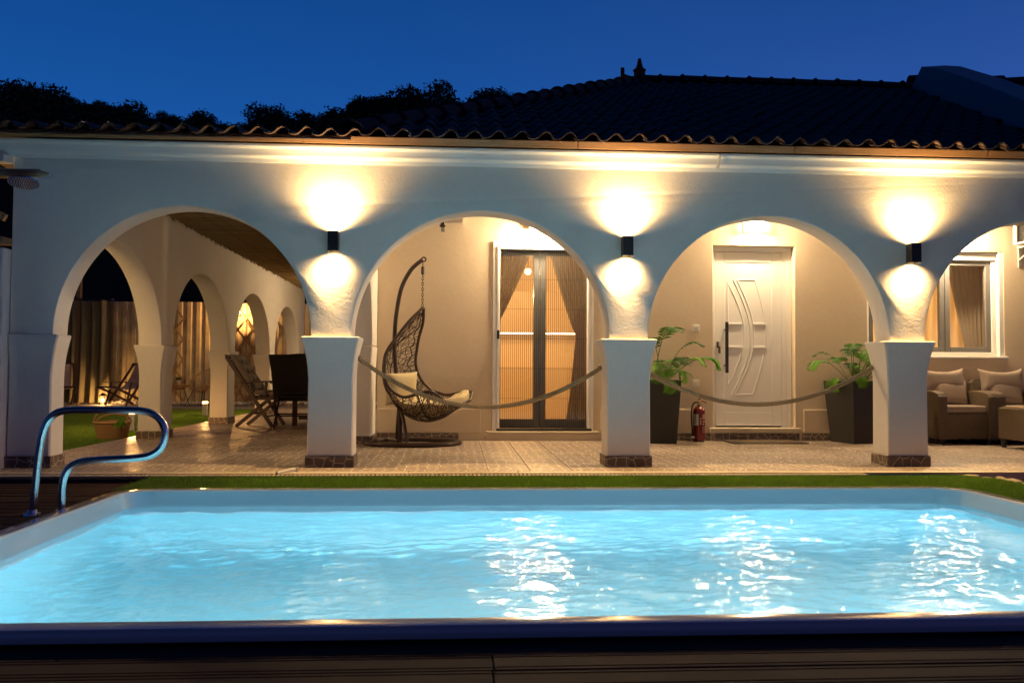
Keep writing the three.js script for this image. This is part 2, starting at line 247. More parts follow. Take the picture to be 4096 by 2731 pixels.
{ // timber deck: grooved boards running along the facade
  const deck = struct('deck', M([span(-7, DX, -0.2, -0.125, 0.56, 6.9), span(DX, 6.5, -0.2, -0.125, 4.68, 6.9)]), m.blackSoft, 'dark brown grooved timber decking beside and in front of the pool');
  const W = 0.142, prof = [[0, 0]]; const pr = [[0.003, 0.024], [0.012, 0.026], [0.014, 0.022], [0.02, 0.022], [0.022, 0.026], [0.03, 0.026], [0.032, 0.022], [0.104, 0.022]];
  const top = [[-0.067, 0], [-0.067, 0.021], [-0.065, 0.024], [-0.05, 0.024], [-0.048, 0.0205], [-0.042, 0.0205], [-0.04, 0.024], [0.04, 0.024], [0.042, 0.0205], [0.048, 0.0205], [0.05, 0.024], [0.065, 0.024], [0.067, 0.021], [0.067, 0]];
  const plank = (x0, x1, z, k) => { const g = extrude(top.map(([a, b]) => [a, b]), x1 - x0, 0); g.rotateY(Math.PI / 2); g.translate(x0, -0.079 + rr(-0.0015, 0.0015), z); const q = uvBox(g), a = q.attributes.uv, o = rnd() * 3; for (let i = 0; i < a.count; i++) a.setXY(i, a.getX(i) + o, a.getY(i) + o * 0.7); part(deck, 'plank', q, m.deck[k % 3]); };
  let n = 0;
  for (let z = 0.64; z < 6.85; z += W, n++) {
    const front = z > 4.7, off = Math.floor(rnd() * 3);
    if (!front) plank(-6.9, DX - 0.01, z, off);
    else { const j = [0.12, 0.115, -2.6, 0.12, 2.4, -1.2][n % 6]; plank(-6.9, -3.3, z, off); plank(-3.296, j - 0.003, z, off + 1); plank(j + 0.003, 6.4, z, off + 2); }
  }
}
// swimming pool: a rounded rectangle swept with a wall profile
const PX0 = -2.32, PX1 = 3.73, PZ0 = 1.29, PZ1 = 4.69, WATER = -0.15;
function ringPath(inset, r0 = 0.3, n = 9) {
  const r = Math.max(0.03, r0 - inset), x0 = PX0 + inset, x1 = PX1 - inset, z0 = PZ0 + inset, z1 = PZ1 - inset, out = [];
  for (const [cx, cz, a0] of [[x1 - r, z1 - r, 0], [x0 + r, z1 - r, 1], [x0 + r, z0 + r, 2], [x1 - r, z0 + r, 3]]) for (let i = 0; i <= n; i++) { const a = (a0 + i / n) * Math.PI / 2; out.push([cx + r * Math.cos(a), cz + r * Math.sin(a)]); }
  out.push(out[0]); return out;
}
function sweep(profile) { const rings = profile.map(([i, y]) => ringPath(i).map(([x, z]) => [x, y, z])), n = rings[0].length - 1; const g = grid(n, profile.length - 1, (u, v, p) => { const q = rings[Math.round(v * (profile.length - 1))][Math.round(u * n)]; p.set(...q); }); return toCreasedNormals(clean(g), 0.45); }
{
  const pool = thing('swimming_pool', 'rectangular pool with glossy white rim and glowing light blue water', 'pool');
  part(pool, 'rim', sweep([[0.05, -0.048], [0.004, -0.048], [-0.002, -0.044], [-0.002, -0.006], [0.0, -0.0015], [0.004, 0], [0.08, 0], [0.087, -0.004], [0.09, -0.016]]), m.poolWhite);
  part(pool, 'inner_wall', sweep([[0.09, -0.016], [0.095, -0.035], [0.108, -0.085], [0.118, -0.108], [0.118, -0.114], [0.104, -0.116], [0.104, -0.2]]), m.poolInner);
  part(pool, 'outer_skirt', sweep([[0.052, -0.3], [0.052, -0.05]]), m.black);
  part(pool, 'basin', sweep([[0.104, -0.2], [0.106, -0.9], [0.14, -1.2], [0.3, -1.28]]), m.liner, 'light blue pool liner');
  part(pool, 'floor', span(PX0 + 0.28, PX1 - 0.28, -1.32, -1.281, PZ0 + 0.28, PZ1 - 0.28), m.liner);
  for (const x of [-1.5, 0.2, 1.9, 3.2]) {   // lights let into the near wall, shining across the pool
    const l = part(pool, 'underwater_light', cyl(0.1, 0.1, 0.03, 0, 0, 0, 24, Math.PI / 2), glow([0.85, 0.97, 1], 2)); l.position.set(x, -0.55, PZ1 - 0.125);
    spot(pool, [0.82, 0.96, 1], 10.5, [x, -0.55, PZ1 - 0.16], [x, -0.75, PZ1 - 3], 1.35, 0.35, 4);
  }
  const waves = []; for (let i = 0; i < 46; i++) { const L = 0.55 * Math.pow(0.1, Math.pow(i / 45, 0.75)), a = rr(-0.9, 0.9) + (i % 3 === 0 ? 1.4 : 0) + Math.PI / 2, k = 2 * Math.PI / L; waves.push([k * Math.cos(a), k * Math.sin(a), rnd() * 6.28, 0.0018 * Math.pow(L / 0.55, 0.95)]); }
  const nx = 520, nz = 290;
  const g = grid(nx, nz, (u, v, p) => { const x = lerp(PX0 + 0.1, PX1 - 0.1, u), z = lerp(PZ1 - 0.1, PZ0 + 0.1, v); let y = WATER; const gust = 0.6 + 0.9 * fbm(u * 0.5, v * 0.3, 6, 3, 77); for (const [kx, kz, ph, A] of waves) y += gust * A * Math.sin(kx * x + kz * z + ph); p.set(x, y, z); });
  const w = struct('pool_water', g, mat([1, 1, 1], 0.02, { transmission: 1, thickness: 0.5, ior: 1.33, bumpMap: rep(T.ripple, 0.5, 0.36), bumpScale: 0.0021 }), 'rippling light blue water glowing in the pool');
}
// lawn
function turfPatch(name, rects, spacing, blade, label, y) {
  const lawn = struct(name, M(rects.map(([x0, x1, z0, z1]) => span(x0, x1, y - 0.1, y, z0, z1))), m.turf, label);
  const b = []; for (let i = 0; i < 15; i++) { const a = rnd() * 6.28, r = rnd() * spacing * 0.9, h = blade * rr(0.6, 1.15), tx = rr(-1, 1) * h * 0.5, tz = rr(-1, 1) * h * 0.5, x = r * Math.cos(a), z = r * Math.sin(a), w = blade * 0.055, ca = Math.cos(a * 3), sa = Math.sin(a * 3);
    const g = new THREE.BufferGeometry(); g.setAttribute('position', new THREE.Float32BufferAttribute([x - w * ca, 0, z - w * sa, x + w * ca, 0, z + w * sa, x + tx, h, z + tz], 3)); g.computeVertexNormals(); b.push(g); }
  const geo = M(b), spots = [];
  for (const [x0, x1, z0, z1] of rects) for (let x = x0; x < x1; x += spacing) for (let z = z0; z < z1; z += spacing) spots.push([x + rr(0, spacing), z + rr(0, spacing)]);
  const inst = shade(new THREE.InstancedMesh(geo, m.grass, spots.length)); inst.name = 'grass_blades'; inst.userData.kind = 'stuff';
  const o = new THREE.Object3D(), c = new THREE.Color();
  spots.forEach(([x, z], i) => { o.position.set(x, y, z); o.rotation.y = rnd() * 6.28; o.scale.setScalar(rr(0.8, 1.2)); o.updateMatrix(); inst.setMatrixAt(i, o.matrix); const k = rr(0.7, 1.25) * (0.85 + 0.3 * fbm((x + 10) / 20, (z + 14) / 20, 40, 2, 9)); inst.setColorAt(i, c.setRGB(k, k, k * rr(0.7, 1.2))); });
  lawn.add(inst);
}
turfPatch('lawn_strip', [[DX, 4.22, 0.545, PZ0 + 0.02], [4.22, 4.35, 0.7, 4.7], [PX1 - 0.02, 4.22, PZ0 + 0.02, 4.7]], 0.021, 0.034, 'bright green short grass between patio and pool', -0.032);
turfPatch('side_lawn', [[-12, -4.0, -11.6, 0.3]], 0.042, 0.045, 'green lawn beyond the side arches', -0.05);
struct('garden_path', M([span(-14, -0.9, -0.1, 0.02, -13.9, -11.6)]), m.paving, 'grey paved strip along the corrugated fence');
{ // white pebbles at the foot of the fence
  const n = 900, im = shade(new THREE.InstancedMesh(new THREE.DodecahedronGeometry(0.035, 0), mat([0.6, 0.57, 0.5], 0.8), n)), o = new THREE.Object3D(); im.name = 'white_pebbles'; tag(im, 'white pebbles along the foot of the corrugated fence', null, null, 'stuff'); im.userData.category = 'pebbles';
  for (let i = 0; i < n; i++) { o.position.set(rr(-11, -1.2), 0.025 + rr(0, 0.04), rr(-13.75, -13.4)); o.rotation.set(rnd() * 6, rnd() * 6, 0); o.scale.setScalar(rr(0.6, 1.3)); o.updateMatrix(); im.setMatrixAt(i, o.matrix); }
  scene.add(im);
}
{ // soil bed and rough stone edging right of the lawn
  const s = grid(24, 24, (u, v, p) => { p.set(lerp(4.3, 8.6, u), -0.12 + 0.04 * fbm(u, v, 8, 3, 3), lerp(4.8, 0.4, v)); }); struct('soil_bed', s, m.soil, 'bare brown soil below the patio edge');
  const k = thing('stone_edging', 'row of rough pale stones edging the grass at the right', 'edging');
  let z = 0.47; while (z < 4.6) { const w = rr(0.07, 0.16); part(k, 'stone', rbox(rr(0.05, 0.08), rr(0.09, 0.12), w * 0.98, 0.02, 4.25 + 0.14 * sstep(0.4, 0.8, z) + rr(-0.012, 0.012), -0.055, z + w / 2, rr(-0.1, 0.1), rr(-0.2, 0.2), rr(-0.1, 0.1)), m.lime); z += w; }
}

// ------------------------------------------------------------------ the house
const house = thing('house', 'white stucco villa with arched verandah and dark tiled roof', 'house');
const IMP = 1.115, TH = 0.28;
function arcPts(x0, x1, y, rise, n = 44, e = 2) { const out = []; for (let i = 0; i <= n; i++) { const a = Math.PI * (1 - i / n); out.push([(x0 + x1) / 2 + (x1 - x0) / 2 * Math.sign(Math.cos(a)) * Math.pow(Math.abs(Math.cos(a)), 2 / e), y + rise * Math.pow(Math.sin(a), 2 / e)]); } return out; }
const COLS = [[-3.73, -3.375], [-1.262, -0.875], [1.315, 1.7], [3.835, 4.205], [6.3, 6.68]];
const NECK = 0.022;
{ // front arcade wall above the imposts
  const pts = [[-3.73, 2.76], [-3.73, IMP]];
  for (let i = 0; i < COLS.length - 1; i++) { const a = COLS[i][1] - (i ? NECK : 0), b = COLS[i + 1][0] + NECK; pts.push(...arcPts(a, b, IMP, 1.1)); }
  pts.push([8.7, IMP], [8.7, 2.76]);
  const g = extrude(pts, TH - 0.02, 0.012); g.translate(0, 0, -TH + 0.008);
  part(house, 'arcade_wall', toCreasedNormals(g, 0.5), m.facade, 'rough white stucco wall with round arches');
}
function pillarGeo(x0, x1, z0, z1, h, flares, y0 = 0) { // square pier with a flared head; flares = which sides splay (x0,x1,z0,z1)
  const prof = [[y0, 0], [y0 + 0.3, -0.002], [h - 0.36, -0.004], [h - 0.26, 0.002], [h - 0.17, 0.014], [h - 0.09, 0.03], [h - 0.03, 0.045], [h - 0.006, 0.05], [h, 0.044]], c = 0.012;
  const ring = (f) => { const a = x0 - f * flares[0], b = x1 + f * flares[1], p = z0 - f * flares[2], q = z1 + f * flares[3]; return [[a + c, q], [(a + b) / 2, q], [b - c, q], [b, q - c], [b, (p + q) / 2], [b, p + c], [b - c, p], [(a + b) / 2, p], [a + c, p], [a, p + c], [a, (p + q) / 2], [a, q - c], [a + c, q]]; };
  const side = grid(12, prof.length - 1, (u, v, pt) => { const k = Math.round(v * (prof.length - 1)), [x, z] = ring(prof[k][1])[Math.round(u * 12)]; pt.set(x, prof[k][0], z); });
  const f = prof[prof.length - 1][1], top = span(x0 - f * flares[0] + c, x1 + f * flares[1] - c, h - 0.012, h - 0.0005, z0 - f * flares[2] + c, z1 + f * flares[3] - c);
  return M([toCreasedNormals(clean(side), 0.6), clean(top)]);
}
function skirtRun(parent, a, b, fixed, axis, face, h = 0.095, len = 0.34) { // stone printed skirting pieces along a wall; face = +1/-1 the way it looks
  const n = Math.max(1, Math.round(Math.abs(b - a) / len)), s = (b - a) / n;
  for (let i = 0; i < n; i++) { const p = a + s * i, q = p + s, lo = Math.min(p, q) + 0.0015, hi = Math.max(p, q) - 0.0015, f0 = fixed + (face > 0 ? 0.0015 : -0.0135), f1 = f0 + 0.012;
    part(parent, 'skirting_tile', uvShift(axis === 'x' ? rspan(lo, hi, 0.004, h, f0, f1, 0.003) : rspan(f0, f1, 0.004, h, lo, hi, 0.003)), m.skirtTile[Math.floor(rnd() * 3)]); }
}
function uvShift(g) { uvBox(g); const a = g.attributes.uv, o = rnd(), q = rnd(); for (let i = 0; i < a.count; i++) a.setXY(i, a.getX(i) + o, a.getY(i) + q); return g; }
function column(x0, x1, z0, z1, flares, label, h = IMP) {
  const c = part(house, 'column', pillarGeo(x0, x1, z0, z1, h, flares), m.column, label);
  skirtRun(c, x0 - 0.012, x1 + 0.012, z1, 'x', 1, 0.1, 0.22); skirtRun(c, z0, z1, x1, 'z', 1, 0.1, 0.3); skirtRun(c, z0, z1, x0, 'z', -1, 0.1, 0.3);
  return c;
}
column(COLS[0][0], COLS[0][1], -0.25, 0.004, [0.2, 1, 0, 0.25], 'corner pillar of the arcade');
for (let i = 1; i < COLS.length; i++) column(COLS[i][0], COLS[i][1], -TH - 0.02, 0.004, [1, 1, 1, 1]);
// side arcade going back along x = -3.5
const SX0 = -3.76, SX1 = -3.49, PIERS = [[-3.52, -3.1], [-6.57, -6.15], [-9.62, -9.2], [-12.9, -12.25]];
{
  const pts = [[-0.285, 2.76], [-0.285, IMP]]; let a = -0.3; const P = [[0.285, 2.76], [0.285, IMP]];
  let start = 0.285; // work in s = -z
  for (const [far, near] of PIERS) { P.push(...arcPts(start, -near - 0.02, IMP, 1.03, 40)); start = -far - 0.02; }
  P.push([12.9, IMP], [12.9, 2.76]);
  const g = extrude(P, SX1 - SX0 - 0.02, 0.01); g.rotateY(Math.PI / 2); g.translate(SX0 + 0.01, 0, 0);
  part(house, 'side_arcade_wall', toCreasedNormals(g, 0.5), m.column, 'smooth plastered side wall with arches opening to the garden');
  for (const [far, near] of PIERS) column(SX0, SX1, far, near, [1, 1, 1, 1], 'pier of the side arcade');
}
{ // cross arch between the front arcade and the corner of the house
  const P = [[0.29, 2.72], [0.29, IMP], ...arcPts(0.3, 2.36, IMP, 0.98, 36), [2.99, IMP], [2.99, 2.72]];
  const g = extrude(P, 0.24, 0.008); g.rotateY(Math.PI / 2); g.translate(-1.19, 0, 0);
  part(house, 'cross_arch', toCreasedNormals(g, 0.5), m.column);
  const c = part(house, 'pilaster', pillarGeo(-1.188, -0.952, -2.99, -2.37, IMP - 0.01, [0.3, 0.3, 0, 1]), m.column);
  skirtRun(c, -1.188, -0.952, -2.37, 'x', 1); skirtRun(c, -2.98, -2.37, -0.952, 'z', 1);
}
const BZ = -3.0; // front face of the house wall
const FD = [0.44, 1.665, 0.112, 2.405], ED = [3.149, 4.178, 0.092, 2.394], WN = [5.1, 6.862, 1.05, 2.36];
{
  const hole = ([a, b, c, d]) => [[a, c], [b, c], [b, d], [a, d]];
  const g = extrude([[-0.94, -0.15], [8.6, -0.15], [8.6, 2.72], [-0.94, 2.72]], 0.24, 0.006, [FD, ED, WN].map(hole)); g.translate(0, 0, BZ - 0.247);
  part(house, 'front_wall', g, m.render, 'cream plastered wall of the house under the verandah');
  // thicker plastered base band
  for (const [x0, x1] of [[-0.93, 0.3], [1.76, 2.99], [4.28, 8.5]]) part(house, 'wall_base', rspan(x0, x1, 0.09, 0.378, BZ - 0.004, BZ + 0.016, 0.006, 2), m.render);
  part(house, 'garden_side_wall', span(-0.944, -0.7, -0.15, 2.72, -12.9, BZ - 0.25), m.render);
  const s = part(house, 'skirting', span(-0.93, -0.925, 0.01, 0.02, BZ - 0.1, BZ - 0.09), m.render);
  for (const [x0, x1] of [[-0.93, 0.04], [1.86, 3.1], [4.25, 8.4]]) skirtRun(s, x0, x1, BZ + 0.016, 'x', 1, 0.09, 0.34);
}
{ // ceiling: board over everything, split reeds hung under the side part
  part(house, 'ceiling', M([span(-3.72, 8.6, 2.73, 2.76, -3.0, -0.03), span(-3.72, -0.94, 2.73, 2.76, -12.9, -3.0)]), m.timber);
  const g = []; for (let z = -2.95; z > -12.8; z -= 0.0165) { const x0 = -3.5 + rr(0.0, 0.06) + 0.03 * Math.sin(z * 3.1), x1 = -0.95, y = 2.7 + rr(-0.006, 0.006), n = g.length; g.push(rod([x0, y - rr(0, 0.025), z], [x1, y, z + rr(-0.012, 0.012)], rr(0.006, 0.0095), 5)); }
  part(house, 'reed_matting', g, m.reed, 'golden split reed matting under the side verandah ceiling', 'stuff');
  for (let k = 0; k < 3; k++) { const q = []; for (let z = -2.9 - k * 3.3; z > -2.9 - (k + 1) * 3.25 && z > -12.8; z -= 0.03) q.push(rod([-3.5 + rr(0, 0.02), 2.715, z], [-3.5 + rr(0.03, 0.1), rr(2.63, 2.685), z + rr(-0.03, 0.03)], 0.006, 4)); part(house, 'frayed_reed_edge', q, m.reed, null, 'stuff'); }
}
{ // cornice, fascia boards
  const prof = [[0, 2.6], [0.012, 2.6], [0.022, 2.628], [0.034, 2.64], [0.05, 2.643], [0.058, 2.655], [0.062, 2.672], [0.075, 2.7], [0.094, 2.715], [0.105, 2.718], [0.108, 2.735], [0.1, 2.742], [0, 2.742]];
  const xs = [-4.4, 2.28, 8.7];
  for (let i = 0; i < 2; i++) { const g = extrude(prof, xs[i + 1] - xs[i] - 0.004); g.rotateY(-Math.PI / 2); g.translate(xs[i + 1] - 0.004, 0, 0.004); part(house, 'gutter', toCreasedNormals(g, 0.35), m.cornice, 'white moulded gutter along the eaves'); }
  part(house, 'gutter_joint', rbox(0.022, 0.13, 0.014, 0.004, 2.28, 2.67, 0.1, 0.5), m.whitePlastic);
  let x = -4.4; for (const L of [3.1, 2.33, 1.9, 1.75, 2.1, 2.2]) { part(house, 'fascia_board', rbox(L - 0.004, 0.064, 0.024, 0.004, x + L / 2, 2.774 + rr(-0.002, 0.002), 0.158 + rr(-0.003, 0.003), 0.42, 0, 0, 1), m.fascia); x += L; }
}
// roof: front slope with a hip on the left, a low lean-to roof over the side verandah
const RT = 0.431, EY = 2.835, EZ = 0.235, roofY = (z) => EY + (EZ - z) * RT, RIDGE = -5.08;
const hipX = (z) => -0.96 + (EZ - z) * 0.672, wallX = (z) => 5.613 + (z + 0.722) * -0.2662 - 0.02;
{
  const roof = part(house, 'roof', (() => { const g = new THREE.BufferGeometry(); const y = (z) => roofY(z) - 0.045, L = [[hipX(EZ), y(EZ), EZ - 0.06], [8.8, y(EZ), EZ - 0.06], [8.8, y(RIDGE), RIDGE], [hipX(RIDGE), y(RIDGE), RIDGE], [hipX(RIDGE) - 0.2, 2.78, -12.8], [-1.2, 2.78, -12.8], [8.8, 2.78, -12.8]];
    const f = [[0, 1, 2], [0, 2, 3], [0, 3, 5], [3, 4, 5], [3, 2, 6], [3, 6, 4]], p = []; for (const t of f) for (const i of t) p.push(...L[i]); g.setAttribute('position', new THREE.Float32BufferAttribute(p, 3)); g.computeVertexNormals(); return M([g, span(-4.35, -0.9, 2.765, 2.785, -12.8, 0.2)]); })(), m.roofTile[1], 'dark clay tiled roof');
  // one tile: a pan and a cover roll, with thickness
  const TW = 0.2, TLn = 0.4, pf = []; for (let i = 0; i <= 10; i++) { const t = i / 10, x = (t - 0.5) * (TW + 0.018); const y = t < 0.42 ? 0.012 * Math.pow(Math.abs(t - 0.2) / 0.2, 2) : 0.012 + 0.048 * Math.sin(Math.PI * clamp((t - 0.42) / 0.58)); pf.push([x, y]); }
  const sh = [...pf, ...pf.slice().reverse().map(([x, y]) => [x, y - 0.014])]; let tg = extrude(sh, TLn); tg.translate(0, 0, -TLn); tg = toCreasedNormals(tg, 0.6); uvBox(tg);
  const EXP = 0.345, slope = Math.atan(RT), spots = [];
  for (let r = 0; r < 16; r++) { const z = EZ + 0.03 - r * EXP * Math.cos(slope); for (let i = 0; i < 70; i++) { const x = -4.3 + i * TW; if (r === 0 ? x > 8.5 : x < hipX(z - 0.2) - 0.02 || x > wallX(z - 0.1)) continue; spots.push([x, z, r]); } }
  const rest = [[], [], []], q = new THREE.Matrix4();
  spots.forEach(([x, z, r], n) => { const c = Math.floor(rnd() * 3), y = roofY(z) - 0.028 + rr(-0.004, 0.004), e = new THREE.Euler(slope - 0.035, rr(-0.012, 0.012), rr(-0.02, 0.02)), low = r === 0 && x < hipX(EZ) + 0.1; if (low) e.x = 0.15;
    if (n < 290) { const t = part(roof, 'roof_tile', tg, m.roofTile[c]); t.position.set(x + rr(-0.004, 0.004), y, z); t.rotation.copy(e); }
    else { q.makeRotationFromEuler(e).setPosition(x, y, z); const g = tg.clone().applyMatrix4(q); g.userData.uvDone = true; rest[c].push(g); } });
  rest.forEach((r, c) => r.length && part(roof, 'upper_roof_tiles', M(r), m.roofTile[c], null, 'stuff'));
  const half = (len, r0, r1) => { const g = new THREE.CylinderGeometry(r0, r1, len, 12, 1, true, Math.PI / 2, Math.PI); g.rotateX(Math.PI / 2); return M([g, place(new THREE.TorusGeometry(r0 * 1.02, 0.016, 6, 14, Math.PI), 0, 0, len / 2 - 0.03)]); };
  const rg = uvBox(half(0.4, 0.115, 0.092));
  for (let x = hipX(RIDGE) + 0.2, i = 0; x < 7.1; x += 0.335, i++) { const t = part(roof, 'ridge_tile', rg, m.roofTile[i % 3]); t.position.set(x, roofY(RIDGE) - 0.02 + rr(-0.006, 0.006), RIDGE); t.rotation.set(0, -Math.PI / 2, 0.03); t.rotation.order = 'YXZ'; t.rotation.set(0.04, -Math.PI / 2, 0); }
  const a = V3(hipX(RIDGE), roofY(RIDGE), RIDGE), b = V3(hipX(EZ), roofY(EZ), EZ), d = b.clone().sub(a), nH = Math.floor(d.length() / 0.335), dn = d.clone().normalize();
  for (let i = 0; i < nH; i++) { const t = part(roof, 'hip_tile', rg, m.roofTile[i % 3]); t.position.copy(a).addScaledVector(dn, 0.335 * (i + 0.4)); t.position.y += -0.04 + rr(-0.008, 0.008); t.quaternion.setFromRotationMatrix(new THREE.Matrix4().lookAt(V3(0, 0, 0), dn.clone().negate(), V3(0, 1, 0))); t.rotateX(0.05); }
  const fin = lathe([[0.001, 0.27], [0.02, 0.265], [0.028, 0.24], [0.04, 0.17], [0.06, 0.12], [0.1, 0.09], [0.082, 0.06], [0.085, 0], [0.12, -0.06], [0.13, -0.12]], 14); part(roof, 'finial', fin, m.roofTile[0], 'pointed clay finial at the end of the ridge').position.set(hipX(RIDGE) + 0.06, roofY(RIDGE) + 0.06, RIDGE);
}
{ // wire post behind the ridge
  const t = thing('utility_post', 'thin post holding slack cables beside the roof finial', 'post');
  part(t, 'post', cyl(0.03, 0.034, 3.6, 2.47, 3.6, -5.35, 10), m.bark);
  part(t, 'cable', M([tube([[2.47, 5.25, -5.35], [2.1, 5.06, -5.35], [1.2, 4.6, -5.4], [-3, 3, -8]], 0.014, 30, 5), tube([[2.47, 5.3, -5.35], [2.75, 5.2, -5.4], [3.3, 5.0, -5.6], [6, 4, -7]], 0.015, 24, 5), tube([[2.5, 5.3, -5.35], [2.58, 5.26, -5.35], [2.56, 5.16, -5.35], [2.5, 5.17, -5.35]], 0.01, 20, 5), tube([[2.44, 5.24, -5.35], [2.38, 5.22, -5.35], [2.4, 5.12, -5.35], [2.45, 5.16, -5.35], [2.44, 5.24, -5.35]], 0.01, 20, 5)]), m.black);
}
{ // the neighbour's gable wall beyond the roof
  const n = thing('neighbouring_house', 'plain grey gable wall of the house next door above the roof', 'house');
  const P = [[-0.4, 2.95], [-0.4, 3.37], [-0.015, 3.547], [1.464, 4.23], [3.073, 4.937], [3.799, 5.2], [4.4, 5.07], [5.5, 4.2], [5.5, 2.95]];
  const g = extrude(P, 0.3, 0.01); g.rotateY(Math.atan2(0.96635, 0.2572)); g.translate(5.613 + 0.01, 0, -0.722);
  part(n, 'gable_wall', g, mat([0.27, 0.26, 0.29], 0.95, { bumpMap: rep(T.plaster, 1), bumpScale: 0.004 }));
  const roof = part(n, 'roof', (() => { const p = [[9, 6.62, -9], [16, 6.62, -9], [16, 4.2, -5.5], [9, 4.2, -5.5], [9, 4.2, -13], [16, 4.2, -13]], f = [[3, 2, 1], [3, 1, 0], [0, 1, 5], [0, 5, 4], [0, 4, 3]], o = []; for (const t of f) for (const i of t) o.push(...p[i]); const h = new THREE.BufferGeometry(); h.setAttribute('position', new THREE.Float32BufferAttribute(o, 3)); h.computeVertexNormals(); return h; })(), m.roofTile[2]);
  part(n, 'wall', span(9.2, 15.8, -1.5, 4.19, -12.6, -5.9), mat([0.3, 0.3, 0.32], 0.95));
  for (let x = 9.2; x < 15.8; x += 0.62) part(roof, 'ridge_tile', place(new THREE.CylinderGeometry(0.1, 0.15, 0.66, 10, 1, true, 0, Math.PI), x, 6.6, -9, 0, 0, Math.PI / 2), m.roofTile[1]);
}

// ------------------------------------------------------------------ rooms behind the openings
{
  const rooms = part(house, 'room_wall', M([span(-0.7, 8.6, -0.15, 2.72, -6.6, -6.5), span(2.5, 2.6, 0.05, 2.66, -6.49, BZ - 0.26), span(4.6, 4.7, 0.05, 2.66, -6.49, BZ - 0.26), span(8.5, 8.6, 0.05, 2.72, -6.49, BZ - 0.26)]), m.roomWall, 'warm coloured walls of the lit rooms');
  part(rooms, 'room_floor', span(-0.7, 8.5, -0.15, 0.05, -6.49, BZ - 0.26), mat([0.4, 0.3, 0.2], 0.5));
  part(rooms, 'room_ceiling', span(-0.7, 8.5, 2.66, 2.72, -6.49, BZ - 0.26), m.roomWall);
  const cab = part(rooms, 'kitchen_cabinet', M([rspan(-0.2, 2.45, 1.45, 2.1, -6.49, -6.15), rspan(-0.2, 2.45, 0.06, 0.9, -6.49, -5.95)]), mat([0.55, 0.45, 0.32], 0.4));
  for (const [x, y, z] of [[0.98, 2.2, -4.4], [0.62, 1.86, -4.1], [5.7, 2.15, -4.8]]) {
    const p = thing('pendant_lamp', x > 3 ? 'glowing bulb hanging in the room behind the right hand window' : y > 2 ? 'upper glowing bulb hanging inside behind the glass door' : 'lower glowing bulb hanging inside behind the glass door', 'lamp', 'indoor hanging bulbs');
    part(p, 'cord', rod([x, y + 0.05, z], [x, 2.66, z], 0.004, 6), m.black); part(p, 'socket', cyl(0.018, 0.022, 0.06, x, y + 0.06, z, 12), m.brass);
    part(p, 'bulb', place(new THREE.SphereGeometry(0.045, 16, 12), x, y, z), glow(ROOM, 12)); point(p, ROOM, x > 3 ? 9 : 5.5, x, y, z, 1.5);
  }
  const st = thing('strip_light', 'bright strip light under the kitchen cupboards', 'lamp'); part(st, 'tube', rspan(0.2, 2.0, 1.415, 1.44, -6.2, -6.17), glow(WHITE, 4));
  const ra = new THREE.RectAreaLight(col(ROOM), 3, 1.8, 0.05); ra.position.set(1.1, 1.41, -6.185); ra.rotation.x = -Math.PI / 2; ra.name = 'strip_area_light'; st.add(ra);
}
function drape(name, label, xa, xb, edge, y0, y1, z, mt, folds, amp = 0.025) { // edge(v) -> [left, right] at height v
  const g = grid(folds * 8, 40, (u, v, p) => { const [l, r] = edge(v), w = (r - l) / (xb - xa); p.set(lerp(l, r, u), lerp(y0, y1, v), z + amp * Math.sin(u * folds * 2 * Math.PI + 0.6 * Math.sin(v * 5)) * (0.55 + 0.45 * w) + 0.01 * Math.sin(v * 9 + u * 4)); });
  const c = thing(name, label, 'curtain', 'tied back curtains'); part(c, 'cloth', g, mt); part(c, 'rail', rod([xa - 0.05, y1 + 0.01, z], [xb + 0.05, y1 + 0.01, z], 0.012, 8), m.black); return c;
}
drape('curtain', 'brown curtain tied back at the left of the glass door', 0.46, 1.05, (v) => { const t = v > 0.58 ? Math.pow((v - 0.58) / 0.42, 0.9) : 0.03; return [0.44, lerp(0.53, 0.97, clamp(t))]; }, 0.1, 2.4, -3.5, m.curtain, 9);
drape('curtain', 'brown curtain tied back at the right of the glass door', 1.05, 1.75, (v) => [v > 0.52 ? lerp(1.52, 1.16, Math.pow((v - 0.52) / 0.48, 0.85)) : lerp(1.36, 1.52, Math.pow(v / 0.52, 0.7)), 1.76], 0.1, 2.4, -3.5, m.curtain, 9);
drape('curtain', 'brown curtain gathered at the right of the window', 6.3, 6.9, (v) => [lerp(6.66, 6.38, Math.pow(v, 1.2)), 6.95], 0.9, 2.4, -3.5, m.curtain, 7);
{ const c = drape('sheer_curtain', 'thin pale curtain glowing behind the right hand window', 5.0, 6.9, () => [5.05, 6.9], 0.9, 2.38, -3.62, m.sheer, 16, 0.018); c.userData.group = undefined; }

